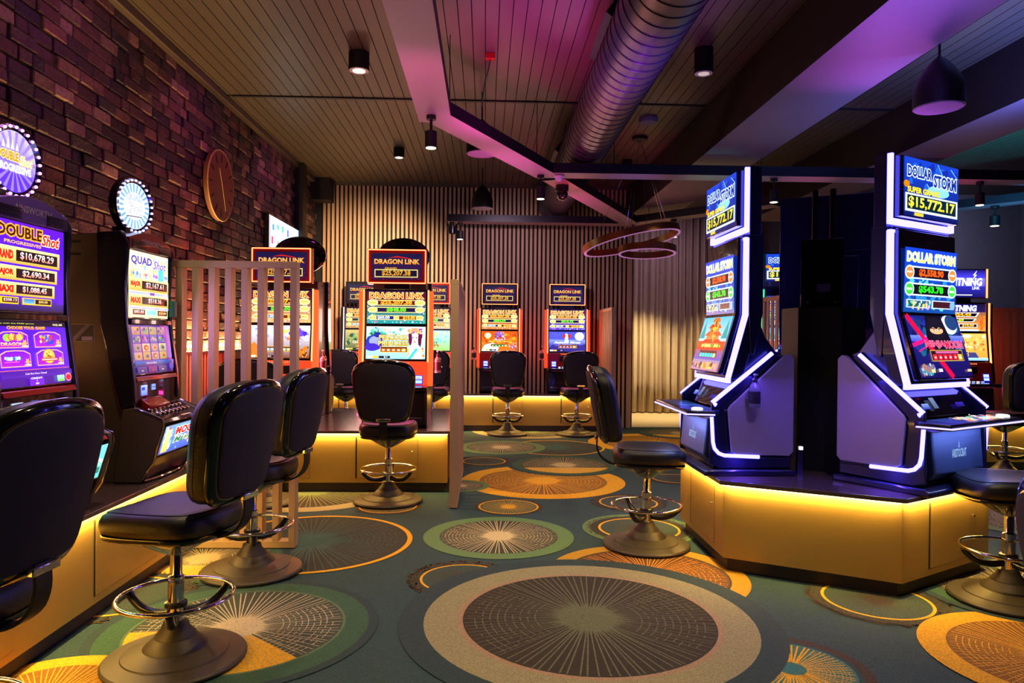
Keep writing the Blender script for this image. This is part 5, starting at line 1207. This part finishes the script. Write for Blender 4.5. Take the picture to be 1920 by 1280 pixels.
def st_ninja(A, w, h):
    A.rect(0, 0, w, h, S(20, 10, 80), S(24, 30, 120)); A.blobs(0, h * .3, w, h, 60, [S(20, 50, 110), S(20, 90, 120), S(40, 40, 160), S(16, 20, 80)], .02, .06, 221)
    A.rect(0, h * .58, w, h * .68, S(60, 70, 200), S(110, 130, 240)); A.ell(w * .80, h * .86, w * .15, h * .16, S(225, 225, 240), a0=0, a1=360); A.ell(w * .85, h * .90, w * .12, h * .13, S(30, 60, 110))
    A.poly([(w * .22, h * .40), (w * .30, h * .66), (w * .36, h), (w * .66, h), (w * .74, h * .66), (w * .80, h * .40)], S(16, 12, 26)); A.ell(w * .52, h * .80, w * .17, h * .18, S(22, 18, 34)); A.ell(w * .52, h * .76, w * .125, h * .06, K['skin']); A.poly([(w * .46, h * .82), (w * .52, h * .78), (w * .58, h * .82), (w * .57, h * .86), (w * .47, h * .86)], S(22, 18, 34))
    for x in (.47, .57): A.ell(w * x, h * .765, w * .028, h * .013, K['white']); A.ell(w * x, h * .765, w * .012, h * .013, K['black'])
    A.line(w * .41, h * .80, w * .49, h * .785, .006, K['brown']); A.line(w * .63, h * .80, w * .55, h * .785, .006, K['brown'])
    A.line(w * .02, h * 1.0, w * .60, h * .0, w * .065, S(255, 10, 60)); A.line(0, h * .52, w * .3, h * .62, w * .04, S(255, 20, 120)); A.line(w * .08, h * .42, w * .25, h * .50, w * .015, S(200, 20, 120))
    A.text('NINJA', w * .42, h * .53, h * .12, S(200, 20, 60), w=w * .36, bold=.01, out=S(255, 130, 180), ow=.05); A.text('MOON', w * .78, h * .53, h * .12, S(200, 20, 60), w=w * .34, bold=.01, out=S(255, 130, 180), ow=.05)
    A.frame(w * .28, h * .26, w * .90, h * .44, h * .012, S(190, 160, 70), S(40, 14, 30)); A.rect(w * .38, h * .385, w * .82, h * .42, S(230, 90, 150))
    for k in range(6): A.rect(w * (.31 + .096 * k), h * .28, w * (.39 + .096 * k), h * .37, S(220, 30, 50) if k < 5 else S(230, 190, 70)); A.ell(w * (.35 + .096 * k), h * .32, w * .015, h * .02, K['white'], 8)
    A.blobs(0, 0, w * .3, h * .24, 40, [S(90, 100, 190), S(180, 190, 230), S(20, 130, 140), S(160, 110, 90)], .01, .03, 222); A.rect(w * .2, h * .08, w * .27, h * .13, S(240, 220, 140)); A.rect(w * .34, h * .09, w * .41, h * .14, S(230, 200, 220)); A.rect(w * .9, h * .08, w * .98, h * .12, S(240, 190, 150))
def st_temple(A, w, h):
    A.rect(0, 0, w, h, S(150, 100, 140), S(130, 200, 240)); A.rect(0, h * .45, w, h, S(190, 220, 245), S(90, 180, 235)); A.poly([(w * .0, h * .6), (w * .12, h * .95), (w * .2, h * .6)], S(60, 150, 150)); A.poly([(w * .8, h * .6), (w * .93, h * .95), (w, h * .6)], S(60, 150, 150))
    A.rect(0, h * .38, w, h * .55, S(190, 60, 30), S(220, 90, 40)); A.rect(0, h * .2, w, h * .38, S(90, 80, 180), S(160, 90, 120))
    for y, q, c in ((.50, .40, S(210, 70, 30)), (.64, .32, S(225, 90, 40)), (.78, .24, S(210, 80, 30)), (.90, .15, S(190, 110, 40))):
        A.rect(w * (.5 - q * .7), h * (y - .06), w * (.5 + q * .7), h * (y + .03), S(190, 130, 70)); A.poly([(w * (.5 - q), h * (y + .01)), (w * (.5 - q * .6), h * (y + .09)), (w * (.5 + q * .6), h * (y + .09)), (w * (.5 + q), h * (y + .01))], c)
    A.blobs(w * .36, h * .5, w * .64, h * .95, 30, [S(240, 190, 90), S(200, 120, 50), S(120, 60, 30)], .008, .022, 231); A.ell(w * .5, h * .78, w * .06, h * .04, K['gold'])
    A.blobs(w * .12, h * .42, w * .88, h * .50, 50, [S(190, 210, 60), S(120, 130, 30), S(230, 210, 120)], .008, .018, 232)
    A.rect(w * .2, h * .24, w * .82, h * .37, S(90, 40, 30)); 
    for k in range(6): A.rect(w * (.22 + .1 * k), h * .25, w * (.30 + .1 * k), h * .32, K['cyan'] if k < 5 else K['lgold'])
    A.blobs(0, 0, w, h * .18, 40, [S(250, 190, 90), S(220, 120, 40), S(60, 40, 60), S(240, 150, 120)], .012, .035, 233)

def angular_machine(label, ang, low, cx=HX, cy=HY, z=PT, group='blue-lit machines on the hexagonal podium', led='led_blue', glow=True):
    """ang = heading of its front, seen from above; local -Y is the front"""
    d = Vector((math.cos(R(ang)), math.sin(R(ang))))
    k0 = 0.57
    t = thing('slot_machine', label, 'slot machine', (cx + d.x * k0, cy + d.y * k0, z), ang + 90, group)
    def Q(pts): return [(k0 - a, b - 0.55) for a, b in pts]     # (distance from hexagon centre, world height) -> local
    LB = M[led]
    MB().prism(Q([(.33, .55), (.91, .55), (.91, .575), (.88, .59), (.33, .59)]), -.37, .37, 'x').build('foot_plate', M['bluebody'], t, bevel=0.01)
    MB().prism(Q([(.34, .59), (.84, .59), (.82, .92), (.78, .96), (.50, 1.30), (.34, 1.30)]), -.32, .32, 'x').build('cabinet', M['bluebody'], t, bevel=0.008)
    for s in (-1, 1):
        pl = Q([(.345, .70), (.37, .675), (.70, .680), (.735, .70), (.76, .96), (.745, .985), (.40, 1.305), (.37, 1.31), (.345, 1.285)])
        pm = MB().prism(pl, s * .325, s * .352, 'x').build('side_panel', M['silver'], t, bevel=0.004)
        pm.modifiers['bevel'].width = 0.003
        fr = Q([(.43, 1.315), (.47, 1.33), (.86, 1.01), (.87, .62), (.80, .595), (.36, .60), (.36, .66), (.72, .665), (.755, .70), (.775, .97)])
        MB().prism(fr, s * .322, s * .343, 'x').build('side_frame', M['bluebody'], t, bevel=0.004)
        X = s * .352
        def P(pts): return [(X, k0 - a, b - 0.55) for a, b in pts]
        mb = MB(); mb.tube(P([(.485, 1.315), (.86, 1.005), (.835, .99)]), .0135, 8); mb.build('side_light_strip', LB, t)
        mb = MB(); mb.tube(P([(.862, .925), (.852, .76), (.842, .72), (.815, .690), (.78, .677), (.56, .668)]), .0115, 8); mb.build('foot_light_strip', LB, t)
    # front kick panel with maker mark
    MB().prism(Q([(.84, .62), (.885, .66), (.865, .90), (.82, .90)]), -.27, .27, 'x').build('front_panel', M['frontmesh'], t, bevel=0.01)
    tl = math.degrees(math.atan2(.02, .24))
    mb = MB(); A = Art(mb, front(-.13, .195, k0 - .8785, 5), .0004); A.text('ARISTOCRAT', .13, .02, .045, S(150, 190, 240), w=.16, bold=.02, shear=.15); A.line(.13, .05, .136, .085, .012, S(150, 190, 240), .003)
    mb.build('maker_lettering', M['screendim'], t, smooth=0, fix=False)
    # deck
    dk = MB().prism([(-.335, k0 - .74), (-.335, k0 - .80), (-.44, k0 - .88), (-.40, k0 - 1.03), (.40, k0 - 1.03), (.44, k0 - .88), (.335, k0 - .80), (.335, k0 - .74)], .375, .41, 'z').build('button_deck', M['bluebody'], t, bevel=0.008)
    e = MB(); e.tube([(-.445, k0 - .87, .388), (-.405, k0 - 1.036, .388), (.405, k0 - 1.036, .388), (.445, k0 - .87, .388)], .005, 6); e.build('deck_light_edge', M['led_white'], dk)
    MB().prism(Q([(.76, .90), (.90, .90), (.98, .925), (.76, .94)]), -.31, .31, 'x').build('deck_bracket', M['brass'] if ang == 180 else M['silver'], t, bevel=0.006)
    mb = MB(); A = Art(mb, lambda u, v, l: (-.30 + u, k0 - 1.01 + v, .411 + l), .0004); A.rect(0, 0, .60, .17, S(12, 20, 60), S(10, 40, 70))
    if ang != 180:
        A.blobs(.18, .0, .58, .17, 70, [K['white'], S(120, 240, 160), S(255, 210, 120), S(230, 60, 60), S(60, 120, 220), S(250, 240, 160)], .008, .03, 241)
    else: A.blobs(.1, .0, .5, .17, 20, [S(30, 70, 130), S(20, 40, 90)], .02, .05, 242)
    mb.build('touch_deck', M['screen'], dk, smooth=0, fix=False)
    MB().lathe([(.035, .410), (.035, .420), (.025, .424)], 24, (.34, k0 - .95, 0)).build('play_button', M['white_glow'], dk)
    # sloping fascia with card reader and note slot
    fa = MB().prism(Q([(.76, .96), (.82, .97), (.70, 1.14), (.60, 1.14)]), -.30, .30, 'x').build('fascia', M['bezel'], t, bevel=0.006)
    T2 = 35
    for x0, w_, h_, c1, c2 in ((-.24, .07, .035, S(40, 60, 200), S(150, 180, 250)), (-.13, .05, .07, S(90, 110, 150), S(130, 150, 190)), (.12, .09, .03, S(30, 20, 120), S(60, 40, 200))):
        mb = MB(); A = Art(mb, front(x0, .465, k0 - .805, T2), .0006); A.rect(0, 0, w_, h_, c1, c2); mb.build('reader_display', M['screendim'], t, smooth=0, fix=False)
    # monitor column
    MB().prism(Q([(.575, 2.06), (.575, 1.50), (.45, 1.33), (.45, 1.29), (.60, 1.12), (.77, 1.155), (.665, 1.555), (.655, 2.06)]), -.31, .31, 'x').build('monitor_body', M['bluebody'], t, bevel=0.008)
    MB().prism(Q([(.52, 2.02), (.50, 1.5), (.44, 1.34), (.58, 1.30), (.585, 2.02)]), -.20, .20, 'x').build('spine', M['bluebody'], t, bevel=0.01)
    bz = MB().prism(Q([(.66, 2.045), (.66, 1.56), (.775, 1.175), (.81, 1.18), (.70, 1.565), (.69, 2.035)]), -.305, .305, 'x').build('screen_bezel', M['bezel'], t, bevel=0.006)
    screen_obj('upper_screen', M['screen'], t, .57, .37, -.285, 1.565 - .55, k0 - .704, -1.2, st_up, back=False)
    tl = math.degrees(math.atan2(.11, .385))
    screen_obj('lower_screen', M['screen'], t, .57, .37, -.285, 1.19 - .55, k0 - .812, tl, low, back=False)
    lettering('maker_badge', 'ARISTOCRAT', t, -.04, 1.972 - .55, .08, .014, k0 - .6955, M['silver'])
    MB().prism(Q([(.545, 2.06), (.545, 1.56), (.60, 1.30), (.62, 1.31), (.633, 1.55), (.633, 2.06)]), -.35, .35, 'x').build('monitor_back', M['bluebody'], t, bevel=0.004)
    # light frames
    for s in (-1, 1):
        MB().prism(Q([(.635, 2.03), (.635, 1.55), (.742, 1.155), (.765, 1.16), (.662, 1.555), (.660, 2.03)]), s * .308, s * .345, 'x').build('monitor_light_strip', LB, t)
        MB().prism(Q([(.635, 2.47), (.635, 2.075), (.662, 2.075), (.662, 2.47)]), s * .325, s * .345, 'x').build('sign_light_strip', LB, t)
        MB().prism(Q([(.56, 2.06), (.56, 1.56), (.67, 1.14), (.742, 1.15), (.635, 1.55), (.635, 2.06)]), s * .325, s * .346, 'x').build('monitor_cheek', M['bluebody'], t, bevel=0.004)
    if led == 'led_green': LB = M['bluebody']
    MB().prism(Q([(.742, 1.125), (.765, 1.125), (.765, 1.165), (.742, 1.165)]), -.345, .345, 'x').build('bottom_light_strip', LB, t)
    MB().prism(Q([(.640, 2.02), (.662, 2.02), (.662, 2.035), (.640, 2.035)]), -.345, .345, 'x').build('top_light_strip', LB, t)
    MB().prism(Q([(.635, 2.068), (.662, 2.068), (.662, 2.10), (.635, 2.10)]), -.345, .345, 'x').build('sign_base_light_strip', LB, t)
    # top sign
    MB().prism(Q([(.56, 2.045), (.56, 2.475), (.634, 2.48), (.634, 2.045)]), -.352, .352, 'x').build('sign_back', M['bluebody'], t, bevel=0.006)
    sg = MB().prism(Q([(.655, 2.11), (.655, 2.465), (.70, 2.455), (.705, 2.11)]), -.305, .305, 'x').build('sign_housing', M['bezel'], t, bevel=0.005)
    screen_obj('sign_screen', M['screen'], sg, .595, .335, -.2975, 2.115 - .55, k0 - .7065, 0, st_top, back=False)
    B('column_joint', M['blackm'], -.1, .1, k0 - .64, k0 - .57, 2.02 - .55, 2.1 - .55, t)
    if glow:
        for s in (-1, 1):
            area('strip_glow', (s * .375, k0 - .62, .62), (s * .376 + s * .02, k0 - .62, .2), .03, .5, 2.5, (.12, .06, 1.0), t)
            area('foot_strip_glow', (s * .38, k0 - .70, .125), (s * .38, k0 - .70, 0), .25, .02, 3, (.12, .06, 1.0), t)
            area('monitor_glow', (s * .36, k0 - .64, 1.3), (s * 1.2, k0 - .5, 1.2), .03, .8, 3.5, (.12, .07, 1.0), t)
        area('deck_under_glow', (0, k0 - 1.0, .365), (0, k0 - .86, .1), .6, .04, 3.0, (.3, .4, 1.0), t, xaxis=(1, 0, 0))
        area('screen_glow', (0, k0 - .84, 1.1), (0, k0 - 2.0, .8), .5, .9, 6, (.35, .35, 1.0), t)
    return t
angular_machine('blue-lit machine with a red temple on its lower screen, left on the hexagonal podium', 180, st_temple)
angular_machine('blue-lit machine with a masked face on its lower screen, right on the hexagonal podium', -60, st_ninja)
angular_machine('black back of the blue-lit machine on the far side of the hexagonal podium', 60, st_temple)
angular_machine('green-edged machine showing in the gap right of the left blue-lit machine', -105, st_temple, 3.92, 9.3, PT, 'machine on the podium behind', 'led_green', False)

# central column between the machines
t = thing('service_column', 'black central column with label plate between the blue-lit machines', 'column', (HX, HY, PT))
MB().prism([(0.26 * math.cos(R(a)), 0.26 * math.sin(R(a))) for a in (-150, -90, -30, 30, 90, 150)], 0, 1.06, 'z').build('lower_housing', M['blackm'], t)
for s in (-1, 1): MB().lathe([(.02, 1.06), (.02, 1.86)], 16, (s * .055 * .87, -s * .055 * .5, 0)).build('pole', M['blackp'], t)
mb = MB(); mb.T = Matrix.Rotation(R(-30), 4, 'Z'); mb.box(-.13, .13, -.10, .04, 1.05, 1.52); br = mb.build('bracket_box', M['blackp'], t, bevel=.006)
mb = MB(); mb.T = Matrix.Rotation(R(-30), 4, 'Z')
for s in (-1, 1): mb.box(s * .125 - .004, s * .125 + .004, -.105, -.098, 1.15, 1.50)
mb.build('edge_trim', M['bluebody'], br)
mb = MB(); mb.T = Matrix.Rotation(R(-30), 4, 'Z'); A = Art(mb, front(-.03, 1.17, -.101), .0006); A.rect(0, 0, .08, .05, S(120, 110, 190)); A.rect(.008, .03, .07, .034, S(40, 36, 80)); A.rect(.008, .015, .05, .019, S(40, 36, 80))
mb.build('label_plate', M['paint'], br, smooth=0, fix=False)
mb = MB(); mb.T = Matrix.Rotation(R(-30), 4, 'Z')
for s in (-.085, .085): mb.lathe([(.009, -.10), (.009, -.106)], 12, (s, 0, 1.10), axis='y')
mb.build('bolt', M['chrome'], br)
t = thing('indicator_lamp', 'tiny blue indicator light glowing at the foot of the black column', 'lamp', (1.985, 4.40, .71))
MB().box(-.01, .01, 0, .02, 0, .02).build('lens', M['white_glow'], t)
MB().box(-.016, .016, .018, .05, -.16, .026).build('housing', M['blackp'], t)

# ------------------------------------------------------------------ hand-sanitiser bottles
def make_bottle():
    t = thing('sanitiser_bottle', 'bottle', 'bottle')
    pf = crom([(.030, 0, 0), (.034, .004, 0), (.034, .10, 0), (.031, .125, 0), (.018, .145, 0), (.013, .152, 0)], 3)
    MB().lathe([(p.x, p.y) for p in pf], 24).build('bottle_body', M['glass'], t, smooth=60)
    MB().lathe([(.0345, .02), (.0345, .095)], 24).build('front_label', M['bottlelabel'], t)
    MB().lathe([(.0348, .02), (.0348, .095)][:2], 24).build('black_label', M['labelblack'], t).scale = (1.0, 1.0, 1.0)
    bl = t.children[-1]
    import bmesh
    bm = bmesh.new(); bm.from_mesh(bl.data); bmesh.ops.delete(bm, geom=[f for f in bm.faces if f.calc_center_median().x < -0.005 or abs(f.normal.z) > .5], context='FACES'); bm.to_mesh(bl.data); bm.free()
    MB().lathe([(.016, .15), (.016, .17), (.006, .172), (.006, .195)], 16).build('pump_collar', M['blackp'], t)
    MB().box(-.008, .008, -.034, .01, .193, .203).build('pump_head', M['white'], t, bevel=.003)
    MB().tube([(-.036, .0, .05), (-.04, .04, .05), (.04, .04, .05), (.036, 0, .05)], .004, 6).build('wire_holder', M['chrome'], t)
    return t
bt = make_bottle()
def bottle(x, y, z, rz, label):
    global bt
    o = bt if not bt.get('used') else copy_tree(bt)
    bt['used'] = 1
    o.location = (x, y, z); o.rotation_euler = (0, 0, R(rz)); o['label'] = label; o['group'] = 'pump bottles hung on the machines'
bottle(1.66, 4.338, 0.985, 0, 'pump bottle hung on the silver side panel of the left blue-lit machine')
bottle(-0.448, 6.76, 1.06, 0, 'pump bottle hung at the right side of the middle red-lit machine')
bottle(-1.515, 6.76, 1.06, 0, 'pump bottle hung between the two red-lit machines in front')
bottle(-0.17, 10.84, 1.06, 0, 'small far pump bottle left of the orange sunset machine')
bottle(0.86, 10.84, 1.06, 0, 'small far pump bottle left of the blue moonlit machine')
for o in bpy.data.objects:
    if 'used' in o.keys(): del o['used']
